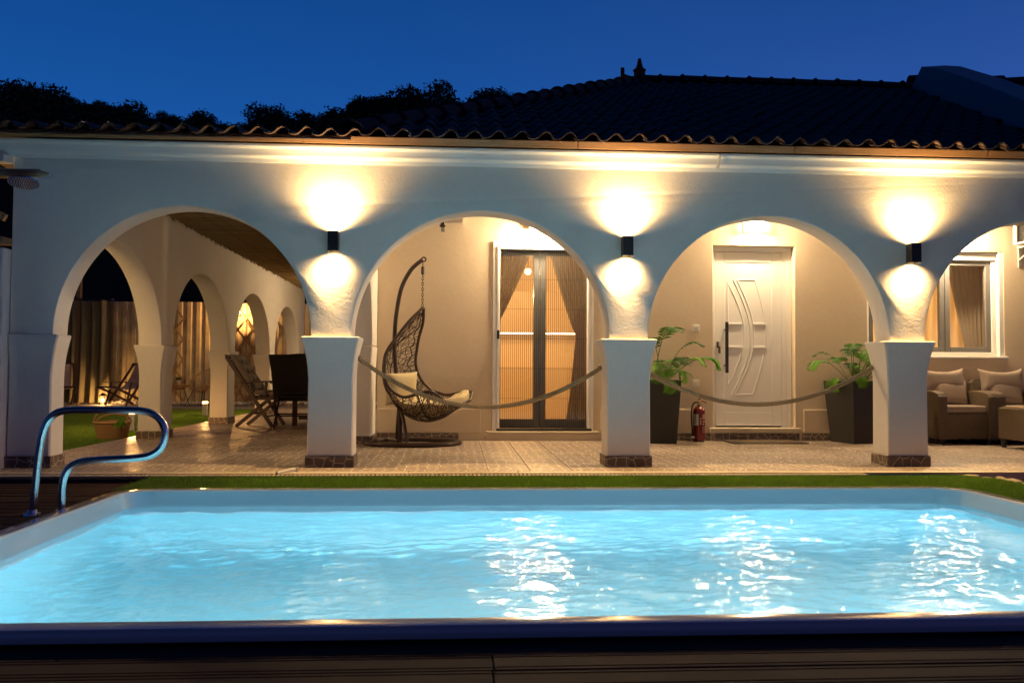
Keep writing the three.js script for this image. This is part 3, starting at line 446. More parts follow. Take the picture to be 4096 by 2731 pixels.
// ------------------------------------------------------------------ glass door with pleated fly screen
{
  const [x0, x1, y0, y1] = FD, d = part(house, 'glass_door', M([rspan(x0, x0 + 0.05, y0, y1, -3.1, -2.985), rspan(x1 - 0.05, x1, y0, y1, -3.1, -2.985), rspan(x0 + 0.051, x1 - 0.051, y1 - 0.06, y1, -3.1, -2.985)]), m.upvc, 'white framed glass door with dark pleated fly screen');
  part(d, 'screen_frame', M([rspan(x0 + 0.051, x0 + 0.085, y0 + 0.03, y1 - 0.06, -3.06, -2.975), rspan(x0 + 0.051, x1 - 0.051, y1 - 0.1, y1 - 0.061, -3.06, -2.974), rspan(x1 - 0.075, x1 - 0.051, y0 + 0.03, y1 - 0.1, -3.06, -2.975)]), m.upvc);
  part(d, 'screen_track', rspan(x0 + 0.051, x1 - 0.02, y0 + 0.004, y0 + 0.03, -3.07, -2.96), m.black);
  part(d, 'screen_handle', rbox(0.03, 0.105, 0.03, 0.004, x0 + 0.066, 1.27, -2.96), m.black);
  const sx0 = x0 + 0.088, sx1 = x1 - 0.078, sy0 = y0 + 0.032, sy1 = y1 - 0.102, pl = [];
  for (let i = 0, n = 44; i < n; i++) { const x = lerp(sx0, sx1, (i + 0.5) / n); pl.push(box(0.0045, sy1 - sy0, 0.013, x, (sy0 + sy1) / 2, -3.012)); }
  for (let k = 1; k < 6; k++) pl.push(box(sx1 - sx0, 0.003, 0.003, (sx0 + sx1) / 2, lerp(sy0, sy1, k / 6), -3.0));
  part(d, 'pleated_screen', pl, mat([0.05, 0.048, 0.045], 0.9), 'dark pleated fly screen', 'stuff');
  const gx = [[0.535, 0.94], [1.09, 1.585]], gy0 = 0.255, gy1 = 2.235, mx = (gx[0][1] + gx[1][0]) / 2;
  for (const [a, b, l, r] of [[gx[0][0], gx[0][1], x0 + 0.055, mx - 0.002], [gx[1][0], gx[1][1], mx + 0.002, x1 - 0.055]]) {
    const s = part(d, 'door_leaf', M([rspan(l, a, y0 + 0.032, y1 - 0.065, -3.11, -3.05), rspan(b, r, y0 + 0.032, y1 - 0.065, -3.11, -3.05), rspan(a + 0.001, b - 0.001, y0 + 0.032, gy0, -3.109, -3.051), rspan(a + 0.001, b - 0.001, gy1, y1 - 0.065, -3.109, -3.051)]), m.anthracite, 'dark grey door leaf');
    part(s, 'pane', span(a - 0.01, b + 0.01, gy0 - 0.01, gy1 + 0.01, -3.083, -3.079), m.glass);
  }
  part(d, 'sill', rspan(x0 - 0.07, x1 + 0.06, 0.08, 0.112, -3.2, -2.9, 0.008, 2), m.edge); part(d, 'step', rspan(x0 - 0.09, x1 + 0.08, -0.02, 0.079, -3.1, -2.92, 0.01), m.render);
}
// ------------------------------------------------------------------ entrance door
{
  const [x0, x1, y0, y1] = ED, z = -3.13, d = part(house, 'entrance_door', M([rspan(x0, x0 + 0.06, y0, y1, z - 0.07, z + 0.012), rspan(x1 - 0.06, x1, y0, y1, z - 0.07, z + 0.012), rspan(x0 + 0.061, x1 - 0.061, y1 - 0.06, y1, z - 0.07, z + 0.012), rspan(x1 - 0.12, x1 - 0.061, y0, y1 - 0.061, z - 0.06, z + 0.006)]), m.upvc, 'white panelled entrance door in a deep recess');
  const a = x0 + 0.064, b = x1 - 0.123, c = y0 + 0.075, e = y1 - 0.064;
  part(d, 'door_leaf', M([rspan(a, a + 0.12, c, e, z - 0.05, z, 0.004), rspan(b - 0.12, b, c, e, z - 0.05, z, 0.004), rspan(a + 0.121, b - 0.121, e - 0.13, e, z - 0.05, z, 0.004), rspan(a + 0.121, b - 0.121, c, c + 0.17, z - 0.05, z, 0.004), span(a + 0.119, b - 0.119, c + 0.168, e - 0.128, z - 0.04, z - 0.007)]), m.upvc);
  part(d, 'weather_strip', rspan(a + 0.01, b - 0.01, c - 0.018, c + 0.004, z - 0.02, z + 0.02), m.blackSoft); part(d, 'drip_rail', rspan(a + 0.01, b - 0.01, c + 0.006, c + 0.018, z, z + 0.018), m.upvc);
  // relief mouldings: two bow shaped fields, each crossed by rails
  const mould = (pts, r = 0.0095) => tube(pts.map(([x, y]) => [x, y, z - 0.0075]), r, Math.max(12, pts.length * 4), 8);
  const arc = (xa, ya, xb, yb, bow, n = 18) => { const out = []; for (let i = 0; i <= n; i++) { const t = i / n; out.push([lerp(xa, xb, t) + bow * Math.sin(Math.PI * t), lerp(ya, yb, t)]); } return out; };
  const line = (xa, ya, xb, yb) => [[xa, ya], [lerp(xa, xb, 0.33), lerp(ya, yb, 0.33)], [lerp(xa, xb, 0.66), lerp(ya, yb, 0.66)], [xb, yb]];
  const L = a + 0.16, yT = 1.985, yB = 0.56;
  const fields = [[mould(arc(L, yT - 0.03, L, yB + 0.1, 0.21)), mould(line(L, yT - 0.03, L, yB + 0.1))], [mould(arc(L + 0.075, yT, L + 0.045, yB - 0.02, 0.23)), mould(arc(L + 0.12, yT, L + 0.09, yB, 0.23)), mould(arc(L + 0.35, yT, L + 0.32, yB, 0.145)), mould(line(L + 0.12, yT, L + 0.35, yT)), mould(line(L + 0.09, yB, L + 0.32, yB))]];
  for (const f of fields) part(d, 'moulding', f, m.upvc);
  for (const [xa, xb] of [[L, L + 0.185], [L + 0.315, L + 0.49]]) for (const y of [1.145, 1.435]) part(d, 'cross_rail', M([rspan(xa, xb, y - 0.012, y + 0.012, z - 0.008, z + 0.012, 0.006, 2), rspan(xa + 0.01, xb - 0.01, y - 0.022, y - 0.0125, z - 0.008, z + 0.004, 0.003)]), m.upvc);
  const h = part(d, 'pull_handle', rbox(0.036, 0.63, 0.03, 0.004, a + 0.125, 1.14, z + 0.075), m.black, 'long black bar handle'); part(h, 'standoff', M([cyl(0.01, 0.01, 0.07, a + 0.118, 1.36, z + 0.032, 10, Math.PI / 2), cyl(0.01, 0.01, 0.07, a + 0.118, 0.92, z + 0.032, 10, Math.PI / 2)]), m.black);
  const k = part(d, 'lock_plate', rbox(0.032, 0.075, 0.012, 0.004, a + 0.032, 1.175, z + 0.006), m.black); part(k, 'lock_cylinder', cyl(0.009, 0.009, 0.03, a + 0.032, 1.185, z + 0.02, 12, Math.PI / 2), m.chrome);
  part(d, 'sill', rspan(x0 - 0.05, x1 + 0.06, 0.09, 0.155, -3.2, -2.95, 0.012, 2), m.edge);
  const s = part(d, 'step_riser', span(x0 - 0.02, x1 + 0.04, 0, 0.088, -3.0, -2.985), m.render); for (let i = 0; i < 5; i++) { const w = (x1 - x0 + 0.06) / 5; part(s, 'riser_tile', uvShift(rspan(x0 - 0.02 + i * w + 0.002, x0 - 0.02 + (i + 1) * w - 0.002, 0.006, 0.088, -2.984, -2.968, 0.003)), m.skirtTile[i % 3]); }
  const kk = thing('key_bunch', 'keys with dark fob hanging in the door lock', 'keys'); part(kk, 'key', M([rbox(0.008, 0.012, 0.04, 0.002, a + 0.032, 1.185, z + 0.05), place(new THREE.TorusGeometry(0.012, 0.0018, 6, 16), a + 0.032, 1.165, z + 0.066)]), m.chrome); part(kk, 'fob', rbox(0.026, 0.085, 0.012, 0.004, a + 0.034, 1.108, z + 0.066, 0, 0, 0.04), mat([0.06, 0.03, 0.02], 0.5)); part(kk, 'ring', place(new THREE.TorusGeometry(0.009, 0.0015, 6, 14), a + 0.033, 1.151, z + 0.066, 0, 1.2), m.chrome);
}
for (const [y, l] of [[1.368, 'upper white light switch on the wall beside the white door'], [0.696, 'lower white socket cover on the wall beside the white door']]) { const s = thing('wall_switch', l, 'switch', 'switches beside the entrance', [2.93, y, BZ]); part(s, 'plate', rbox(0.09, 0.09, 0.012, 0.004, 0, 0, 0.006), m.whitePlastic); part(s, 'rocker', rbox(0.052, 0.052, 0.01, 0.003, 0, 0, 0.014, y > 1 ? 0.06 : 0), m.whitePlastic); }
// ------------------------------------------------------------------ window
{
  const [x0, x1, y0, y1] = WN, w = part(house, 'window', M([rspan(x0, x1 - 0.06, y0, y0 + 0.05, -3.16, -3.07), rspan(x0, x0 + 0.05, y0 + 0.051, y1, -3.16, -3.07), rspan(x1 - 0.11, x1 - 0.06, y0 + 0.051, y1 - 0.11, -3.16, -3.07)]), m.upvc, 'window with grey sashes and white reveal');
  part(w, 'shutter_box', M([rspan(x0, x1 - 0.06, y1 - 0.1, y1 - 0.002, -3.16, -3.055)]), m.upvc); part(w, 'side_reveal', rspan(x1 - 0.058, x1, y0, y1, -3.2, -3.006), m.upvc);
  const f = (a, b) => { const s = part(w, 'sash', M([rspan(a, a + 0.065, y0 + 0.052, y1 - 0.102, -3.15, -3.09), rspan(b - 0.065, b, y0 + 0.052, y1 - 0.102, -3.15, -3.09), rspan(a + 0.066, b - 0.066, y0 + 0.052, y0 + 0.115, -3.149, -3.091), rspan(a + 0.066, b - 0.066, y1 - 0.165, y1 - 0.102, -3.149, -3.091)]), m.anthracite, 'dark grey window sash'); part(s, 'pane', span(a + 0.06, b - 0.06, y0 + 0.11, y1 - 0.16, -3.122, -3.118), m.glass); };
  f(x0 + 0.052, 5.595); f(5.6, 6.145); f(6.15, x1 - 0.112);
  part(w, 'sill', rspan(x0 - 0.05, x1 + 0.03, y0 - 0.03, y0 - 0.002, -3.2, -2.955, 0.008, 2), m.upvc);
}
// ------------------------------------------------------------------ lamps
const up1 = ['black up and down wall light left of the hanging chair arch', 'black up and down wall light between the two middle arches', 'black up and down wall light right of the white door'];
[[-1.048, 1.922], [1.481, 1.918], [4.055, 1.894]].forEach(([x, y], i) => {
  const t = thing('wall_light', up1[i], 'lamp', 'up and down wall lights', [x, y, 0.004]); const w = 0.088, h = 0.172, d = 0.105, k = 0.004;
  part(t, 'housing', M([span(-w / 2, w / 2, -h / 2, h / 2, 0.004, 0.004 + k), span(-w / 2, w / 2, -h / 2, h / 2, d - k, d), span(-w / 2, -w / 2 + k, -h / 2, h / 2, 0.004 + k, d - k), span(w / 2 - k, w / 2, -h / 2, h / 2, 0.004 + k, d - k), span(-w / 2 + k, w / 2 - k, -0.01, 0.01, 0.004 + k, d - k)]), m.black);
  for (const s of [1, -1]) { part(t, 'lens', cyl(0.03, 0.03, 0.008, 0, s * (h / 2 - 0.018), d / 2, 18), glow(WARM, 25)); spot(t, WARM, 4.2, [0, s * (h / 2 - 0.008), d / 2 + 0.006], [0, s * 3, d / 2 + 0.006], 1.4, 0.9, 1); spot(t, WARM, 9, [0, s * (h / 2 - 0.007), d / 2 + 0.006], [0, s * 3, d / 2 - 0.06], 1.15, 1, 1); }
});
function flood(x, y, label) { // wall mounted flood lamp on a bracket, tilted down
  const t = thing('flood_light', label, 'lamp', 'white lamps under the verandah', [x, y, BZ]);
  part(t, 'bracket', M([rbox(0.05, 0.06, 0.012, 0.003, 0, 0.05, 0.006), bar([0, 0.05, 0.01], [0, 0.0, 0.09], 0.02, 0.012)]), m.whitePlastic);
  part(t, 'housing', rbox(0.25, 0.12, 0.04, 0.008, 0, 0, 0.085, 0.9), m.whitePlastic);
  part(t, 'lens', rbox(0.22, 0.1, 0.016, 0.004, 0, -0.02, 0.108, 0.9), glow(WHITE, 60)); point(t, WHITE, 15, 0, -0.05, 0.13, 3); return t;
}
flood(0.995, 2.575, 'white flood lamp above the glass door, partly behind the arch'); flood(6.2, 2.6, 'white flood lamp above the window, hidden by the arch');
{ const t = thing('bulkhead_lamp', 'glowing white box lamp above the entrance door', 'lamp', 'white lamps under the verandah', [3.665, 2.64, BZ]); part(t, 'base', rbox(0.28, 0.17, 0.02, 0.006, 0, 0, 0.011), m.whitePlastic); part(t, 'diffuser', rbox(0.26, 0.15, 0.08, 0.015, 0, 0, 0.062), glow(WHITE, 40)); point(t, WHITE, 14, 0, -0.01, 0.12, 3); }
{ const t = thing('side_lamp', 'white lamp on the garden side wall of the house, hidden behind the column', 'lamp', null, [-0.944, 2.2, -9.4]); part(t, 'base', rbox(0.02, 0.14, 0.2, 0.006, -0.011, 0, 0), m.whitePlastic); part(t, 'diffuser', rbox(0.07, 0.12, 0.18, 0.02, -0.056, 0, 0), glow(WHITE, 10)); point(t, WHITE, 10, -0.06, 0, 0, 3); }
// ------------------------------------------------------------------ air conditioners
{
  const t = thing('air_conditioner', 'outdoor air conditioner on a bracket by the right hand window', 'air conditioner', null, [7.35, 2.44, BZ]);
  part(t, 'casing', M([rbox(0.8, 0.52, 0.02, 0.006, 0, 0.26, 0.37), rbox(0.8, 0.02, 0.3, 0.006, 0, 0.51, 0.22), rbox(0.8, 0.02, 0.3, 0.006, 0, 0.012, 0.22), rbox(0.02, 0.5, 0.03, 0.004, -0.39, 0.26, 0.34), rbox(0.02, 0.5, 0.06, 0.004, -0.39, 0.26, 0.1), rbox(0.02, 0.5, 0.3, 0.004, 0.39, 0.26, 0.22)]), m.whitePlastic);
  const f = []; for (let i = 0; i < 22; i++) f.push(box(0.004, 0.004, 0.22, -0.385, 0.03 + i * 0.0215, 0.23)); f.push(span(-0.36, 0.36, 0.03, 0.49, 0.1, 0.34)); part(t, 'coil', f, m.black); part(t, 'bracket', M([bar([-0.28, -0.015, 0.01], [-0.28, -0.015, 0.4], 0.04, 0.03), bar([-0.28, -0.18, 0.01], [-0.28, -0.03, 0.36], 0.03, 0.02), rbox(0.04, 0.3, 0.02, 0.004, -0.28, -0.12, 0.012)]), m.grey);
}
{
  const t = thing('awning_bracket', 'folded metal arm bracket on the wall above the hanging chair', 'bracket', null, [-0.06, 2.62, BZ]);
  part(t, 'bar', M([rbox(0.3, 0.055, 0.05, 0.004, -0.02, -0.015, 0.2), rbox(0.02, 0.13, 0.22, 0.003, 0.12, 0.05, 0.12), rbox(0.02, 0.1, 0.2, 0.003, -0.14, 0.05, 0.11)]), m.whitePlastic); part(t, 'arm', M([rbox(0.06, 0.04, 0.06, 0.006, -0.12, -0.01, 0.23), rbox(0.045, 0.08, 0.03, 0.006, -0.11, -0.06, 0.24, 0.1), cyl(0.012, 0.012, 0.07, -0.11, -0.08, 0.24, 10, 0, 0, Math.PI / 2)]), m.blackSoft); part(t, 'end_cap', rbox(0.045, 0.05, 0.03, 0.004, -0.105, -0.125, 0.245), m.grey);
}

// ------------------------------------------------------------------ hanging chair
{
  const t = thing('hanging_chair', 'dark brown woven hanging egg chair on a curved stand', 'hanging chair', null, [-0.47, 0, -2.33]);
  const oval = []; for (let i = 0; i < 40; i++) { const a = i / 40 * 2 * Math.PI; oval.push([0.52 * Math.cos(a), 0.03, 0.4 * Math.sin(a)]); }
  part(t, 'base_ring', M([tube(oval, 0.03, 80, 10, true), tube([[-0.3, 0.03, -0.3], [-0.18, 0.034, 0], [-0.3, 0.03, 0.32]], 0.026, 20, 8)]), m.wicker);
  part(t, 'post', M([tube([[-0.14, 0.03, 0.03], [-0.155, 0.35, 0], [-0.19, 0.7, -0.02], [-0.215, 1.0, -0.02], [-0.22, 1.2, -0.02], [-0.205, 1.45, -0.01], [-0.15, 1.75, 0], [-0.06, 1.94, 0], [0.02, 2.03, 0], [0.085, 2.08, 0]], 0.024, 70, 10), tube([[-0.06, 0.03, 0.2], [-0.1, 0.25, 0.1], [-0.15, 0.42, 0.0]], 0.02, 16, 8), tube([[-0.2, 0.03, -0.24], [-0.18, 0.25, -0.1], [-0.165, 0.42, -0.02]], 0.02, 16, 8), place(new THREE.TorusGeometry(0.024, 0.008, 8, 18), 0.1, 2.085, 0)]), m.wicker);
  const sp = []; for (let i = 0; i <= 90; i++) { const a = i / 90 * 9 * 2 * Math.PI; sp.push([0.09 + 0.016 * Math.cos(a), 2.0 - i / 90 * 0.085, 0.016 * Math.sin(a)]); }
  part(t, 'spring', M([tube(sp, 0.004, 140, 5), rod([0.09, 2.07, 0], [0.09, 1.995, 0], 0.005), rod([0.09, 1.93, 0], [0.09, 1.885, 0], 0.005)]), m.black);
  const links = []; for (let i = 0; i < 9; i++) { const g = new THREE.TorusGeometry(0.011, 0.0032, 6, 12); g.scale(1, 1.8, 1); if (i % 2) g.rotateY(Math.PI / 2); g.translate(0.09, 1.87 - i * 0.031, 0); links.push(g); } links.push(rod([0.09, 1.6, 0], [0.075, 1.545, 0.02], 0.004), rod([0.09, 1.6, 0], [0.105, 1.54, -0.02], 0.004)); part(t, 'chain', links, m.black);
  // the shell: near rim N, spine S, far rim F, read down from the hook to the footrest
  const k = 0.00146, Q = (x, y, z) => V3((x - 465) * k, (1470 - y) * k, z);
  const st = [[528, 418, 528, 418, 535, 420, 0.015], [430, 525, 410, 555, 528, 530, 0.13], [330, 665, 300, 690, 495, 640, 0.22], [272, 760, 256, 790, 480, 720, 0.29], [258, 870, 246, 900, 468, 830, 0.32], [272, 985, 256, 1010, 483, 910, 0.34], [330, 1060, 296, 1110, 520, 980, 0.35], [400, 1097, 366, 1230, 560, 1025, 0.35], [490, 1080, 450, 1300, 600, 1055, 0.34], [600, 1055, 560, 1328, 650, 1075, 0.33], [660, 1090, 690, 1292, 710, 1092, 0.3], [720, 1140, 795, 1215, 800, 1078, 0.27], [810, 1168, 870, 1158, 868, 1062, 0.2], [900, 1120, 920, 1090, 918, 1065, 0.07]];
  const N = new THREE.CatmullRomCurve3(st.map((s) => Q(s[0], s[1], s[6]))), S = new THREE.CatmullRomCurve3(st.map((s) => Q(s[2], s[3], -0.02))), F = new THREE.CatmullRomCurve3(st.map((s) => Q(s[4], s[5], -s[6])));
  const at = (u, v) => { const n = N.getPoint(u), s = S.getPoint(u), f = F.getPoint(u), c = s.clone().multiplyScalar(2).addScaledVector(n, -0.5).addScaledVector(f, -0.5); const c2 = s.clone().lerp(c, 0.75); return n.multiplyScalar((1 - v) * (1 - v)).addScaledVector(c2, 2 * v * (1 - v)).addScaledVector(f, v * v); };
  const rim = [...Array(50)].map((_, i) => N.getPoint(i / 49)).concat([...Array(50)].map((_, i) => F.getPoint(1 - i / 49)));
  part(t, 'rim', tube(rim, 0.017, 220, 8, true), m.wicker);
  const w = [];
  for (let j = 1; j < 13; j++) { const v = j / 13, ph = rnd() * 6; w.push(tube([...Array(40)].map((_, i) => at(0.02 + 0.96 * i / 39, clamp(v + 0.022 * Math.sin(i * 1.7 + ph) + 0.012 * Math.sin(i * 0.6 + ph), 0.02, 0.98))), j % 4 === 0 ? 0.0075 : 0.0042, 110, 5)); }
  for (let i = 1; i < 46; i++) { const u = 0.02 + 0.96 * i / 46, ph = rnd() * 6, q = rr(-0.012, 0.012); w.push(tube([...Array(14)].map((_, j) => at(clamp(u + q * Math.sin(j * 0.8) + 0.008 * Math.sin(j * 2.2 + ph), 0.01, 0.99), j / 13)), 0.004, 40, 5)); }
  for (let i = 0; i < 34; i++) { const u = rr(0.05, 0.9), dv = rnd() < 0.5; w.push(tube([...Array(12)].map((_, j) => at(clamp(u + (j / 11 - 0.5) * 0.22, 0.01, 0.99), clamp(dv ? j / 11 : 1 - j / 11, 0.01, 0.99))), 0.004, 36, 5)); }
  part(t, 'woven_shell', w, m.wicker, 'open weave of dark brown strands', 'stuff');
  const c1 = thing('chair_cushion', 'cream back cushion in the hanging egg chair', 'cushion', 'cushions of the hanging chair'), base = V3(-0.47, 0, -2.33), put = (g, p) => g.translate(base.x + p.x, base.y + p.y, base.z + p.z);
  part(c1, 'cover', put(place(pillow(0.42, 0.36, 0.12), 0, 0, 0, 0.25, 0.75, -0.12), Q(375, 1035, 0.03)), m.cream);
  const c2 = thing('chair_cushion', 'long cream seat cushion in the hanging egg chair', 'cushion', 'cushions of the hanging chair');
  const seat = (o) => grid(44, 14, (a, b, p) => { const u = 0.5 + 0.46 * a, v = 0.14 + 0.72 * b, q = at(u, v), mid = N.getPoint(u).lerp(F.getPoint(u), 0.5), th = Math.pow(Math.max(0, (1 - Math.pow(2 * a - 1, 8)) * (1 - Math.pow(2 * b - 1, 4))), 0.5); q.lerp(mid, 0.1); q.y += 0.012 + (o ? 0.12 : 0.0) * th + (o ? 0.006 * Math.sin(a * 46) + 0.004 * Math.sin(b * 17 + a * 9) : 0) * th; p.copy(q).add(base); });
  part(c2, 'cover', M([seat(1), seat(0)]), m.cream);
}
// ------------------------------------------------------------------ rope swags between the columns
function rope(xa, ya, xb, yb, low, label) {
  const t = thing('rope', label, 'rope', 'rope barriers between the columns'), z = -0.262, yl = (x) => { const s = (x - xa) / (xb - xa); return lerp(ya, yb, s) - 4 * s * (1 - s) * (lerp(ya, yb, 0.5) - low); };
  for (let k = 0; k < 3; k++) { const p = [], n = 300; for (let i = 0; i <= n; i++) { const x = lerp(xa, xb, i / n), y = yl(x), dx = 1, dy = (yl(x + 0.001) - yl(x - 0.001)) / 0.002, L = Math.hypot(dx, dy), a = (x - xa) / 0.085 * 2 * Math.PI + k * 2.0944, r = 0.0105, nx = -dy / L, ny = dx / L; p.push(V3(x + nx * r * Math.cos(a), y + ny * r * Math.cos(a), z + r * Math.sin(a))); }
    part(t, 'strand', new THREE.TubeGeometry(new THREE.CatmullRomCurve3(p), 520, 0.0112, 7), m.rope); }
  const f = []; for (let i = 0; i < 130; i++) { const x = rr(xa, xb), y = yl(x), a = rnd() * 6.28; f.push(rod([x, y + 0.018 * Math.cos(a), z + 0.018 * Math.sin(a)], [x + rr(-0.015, 0.015), y + 0.032 * Math.cos(a), z + 0.03 * Math.sin(a)], 0.0007, 3)); } part(t, 'loose_fibres', f, m.rope, null, 'stuff');
  part(t, 'hook', M([place(new THREE.TorusGeometry(0.02, 0.004, 6, 14), xa + 0.006, ya, z), place(new THREE.TorusGeometry(0.02, 0.004, 6, 14), xb - 0.006, yb, z)]), m.chrome);
}
rope(-0.868, 0.94, 1.31, 0.868, 0.51, 'thick twisted rope hanging across the arch with the egg chair'); rope(1.704, 0.84, 3.83, 0.885, 0.54, 'thick twisted rope hanging across the arch with the white door');
// ------------------------------------------------------------------ potted palms
function frond(len, droop, n, mt, spread) { // grows along +z and up from the origin; spread = leaflet length
  const rachis = new THREE.CatmullRomCurve3([V3(0, 0, 0), V3(0, len * 0.42, len * 0.12), V3(0, len * 0.75, len * 0.3), V3(0, len * 0.92 - droop * 0.1, len * 0.5), V3(0, len * 0.97 - droop * 0.42, len * 0.74)]);
  const g = [], blades = [];
  g.push(new THREE.TubeGeometry(rachis, 18, 0.0045, 5));
  for (let i = 0; i < n; i++) for (const s of [-1, 1]) {
    const t = 0.44 + 0.56 * (i + 0.5) / n, p = rachis.getPoint(t), d = rachis.getTangent(t), side = V3(s, 0, 0), L = spread * Math.sin(Math.PI * (0.18 + 0.78 * (i + 0.5) / n)) * rr(0.88, 1.1), out = side.multiplyScalar(0.8).addScaledVector(d, 0.65).normalize(), w = 0.0115;
    const up = V3(0, 1, 0).addScaledVector(d, -d.y).normalize(), pts = []; for (let q = 0; q <= 4; q++) { const f = q / 4, c = p.clone().addScaledVector(out, L * f).addScaledVector(V3(0, -1, 0), L * 0.3 * f * f).addScaledVector(up, 0.02 * f * (1 - f)); pts.push([c, w * Math.sin(Math.PI * (0.12 + 0.88 * f)) * (q === 4 ? 0.05 : 1)]); }
    const wd = d.clone(), pos = [], idx = []; pts.forEach(([c, ww], q) => { const a = c.clone().addScaledVector(wd, -ww), b = c.clone().addScaledVector(wd, ww); a.y -= 0.003; b.y -= 0.003; pos.push(a.x, a.y, a.z, c.x, c.y + 0.001, c.z, b.x, b.y, b.z); if (q) { const o = 3 * q; idx.push(o - 3, o, o - 2, o, o + 1, o - 2, o - 2, o + 1, o - 1, o + 1, o + 2, o - 1); } });
    const bg = new THREE.BufferGeometry(); bg.setAttribute('position', new THREE.Float32BufferAttribute(pos, 3)); bg.setIndex(idx); bg.computeVertexNormals(); blades.push(bg);
  }
  return [M(g), M(blades)];
}
const frondKinds = [frond(0.42, 0.25, 13, 0, 0.155), frond(0.5, 0.2, 14, 0, 0.16), frond(0.34, 0.32, 12, 0, 0.15), frond(0.62, 0.22, 14, 0, 0.16)];
function palm(at, label, list, w0 = 0.4, w1 = 0.515) {
  const t = thing('potted_palm', label, 'plant', 'potted palms by the entrance', at, list.turn || 0), h = 0.73, a = w0 / 2, b = w1 / 2;
  const wall = (s) => grid(1, 10, (u, v, p) => { const e = lerp(a, b, v); p.set((u * 2 - 1) * e, v * h, e); });
  const pl = []; for (let i = 0; i < 4; i++) pl.push(uvPlane(wall().rotateY(i * Math.PI / 2), i)); function uvPlane(g) { return g; }
  const P = part(t, 'planter', M([...pl, grid(1, 1, (u, v, p) => p.set((u - 0.5) * w0, 0.001, (v - 0.5) * w0)), ...[0, 1, 2, 3].map((i) => rbox(w1, 0.014, 0.022, 0.005, 0, h, b - 0.011, 0, 0, 0).rotateY(i * Math.PI / 2)), ...[0, 1, 2, 3].map((i) => box(w1 - 0.05, 0.06, 0.004, 0, h - 0.03, b - 0.024).rotateY(i * Math.PI / 2))]), m.rattanDark, 'tall tapered dark woven planter');
  part(t, 'soil', box(w1 - 0.07, 0.02, w1 - 0.07, 0, h - 0.045, 0), m.soil);
  for (let k = 0; k < 5; k++) list.f.push([k % 4, rr(-2.4, 2.4), rr(0.1, 0.6), rr(0.75, 1.05), Math.floor(rnd() * 4), rr(-0.08, 0.08), rr(-0.08, 0.08)]);
  for (const [kind, yaw, tilt, sc, c, x = 0, z = 0] of list.f) { const g = new THREE.Group(); const [st, bl] = frondKinds[kind]; const s = part(t, 'frond', bl, m.leaf[c], null); s.position.set(x, h - 0.04, z); s.rotation.set(tilt, yaw, 0, 'YXZ'); s.scale.setScalar(sc); part(s, 'stem', st, m.stem); }
  return t;
}
palm([4.79, 0, -2.68], 'potted palm in a tall dark planter right of the white door', { turn: 0.28, f: [[3, -0.7, 0.12, 0.95, 0, -0.03, 0], [3, 0.3, 0.05, 0.9, 2, 0.03, 0.02], [3, 0.9, 0.2, 0.9, 0, 0.05, 0.02], [1, -1.7, 0.5, 1.05, 1, -0.06, 0], [1, -0.3, 0.45, 1.0, 3, 0, 0.06], [2, 0.2, 0.7, 1.1, 1, 0.02, 0.07], [1, 0.2, 0.15, 0.95, 0, 0.02, 0], [1, -1.3, 0.25, 0.9, 0, -0.02, 0.02], [1, 1.4, 0.2, 1.0, 2, 0.04, 0], [3, 1.9, 0.1, 0.85, 0, 0.04, -0.04], [2, -1.5, 0.9, 1.0, 3, -0.05, 0.02], [2, -0.6, 0.75, 0.85, 3, 0, 0.05], [0, 0.6, 0.4, 0.9, 1, 0.03, 0.05], [0, 1.5, 0.5, 0.95, 2, 0.06, 0.03], [0, -0.4, 0.1, 1.1, 1, 0, 0.02], [3, -2.2, 0.15, 0.8, 2, -0.03, -0.06], [2, 2.4, 0.5, 0.9, 0, 0.05, -0.06], [1, -0.9, 0.3, 0.75, 2, -0.03, 0.05]] });
palm([2.40, 0, -2.66], 'potted palm in a tall dark planter left of the white door, partly behind the column', { turn: -0.25, f: [[3, 0.5, 0.02, 1.2, 0, -0.06, 0], [3, -0.3, 0.05, 1.0, 2, 0.02, 0], [3, 1.5, 0.08, 0.95, 2, 0.05, 0], [1, 1.7, 0.55, 1.25, 1, 0.06, 0.02], [1, 1.3, 0.4, 1.0, 3, 0.05, 0.04], [2, 1.0, 0.6, 1.0, 3, 0.04, 0.06], [2, 0.4, 1.0, 0.95, 1, 0.02, 0.1], [0, -0.8, 0.35, 1.1, 2, -0.05, 0.05], [2, 0.0, 0.6, 1.0, 1, 0.0, 0.08], [0, 2.6, 0.3, 1, 0, 0, -0.06], [1, -1.7, 0.4, 1, 0, -0.08, 0]] });
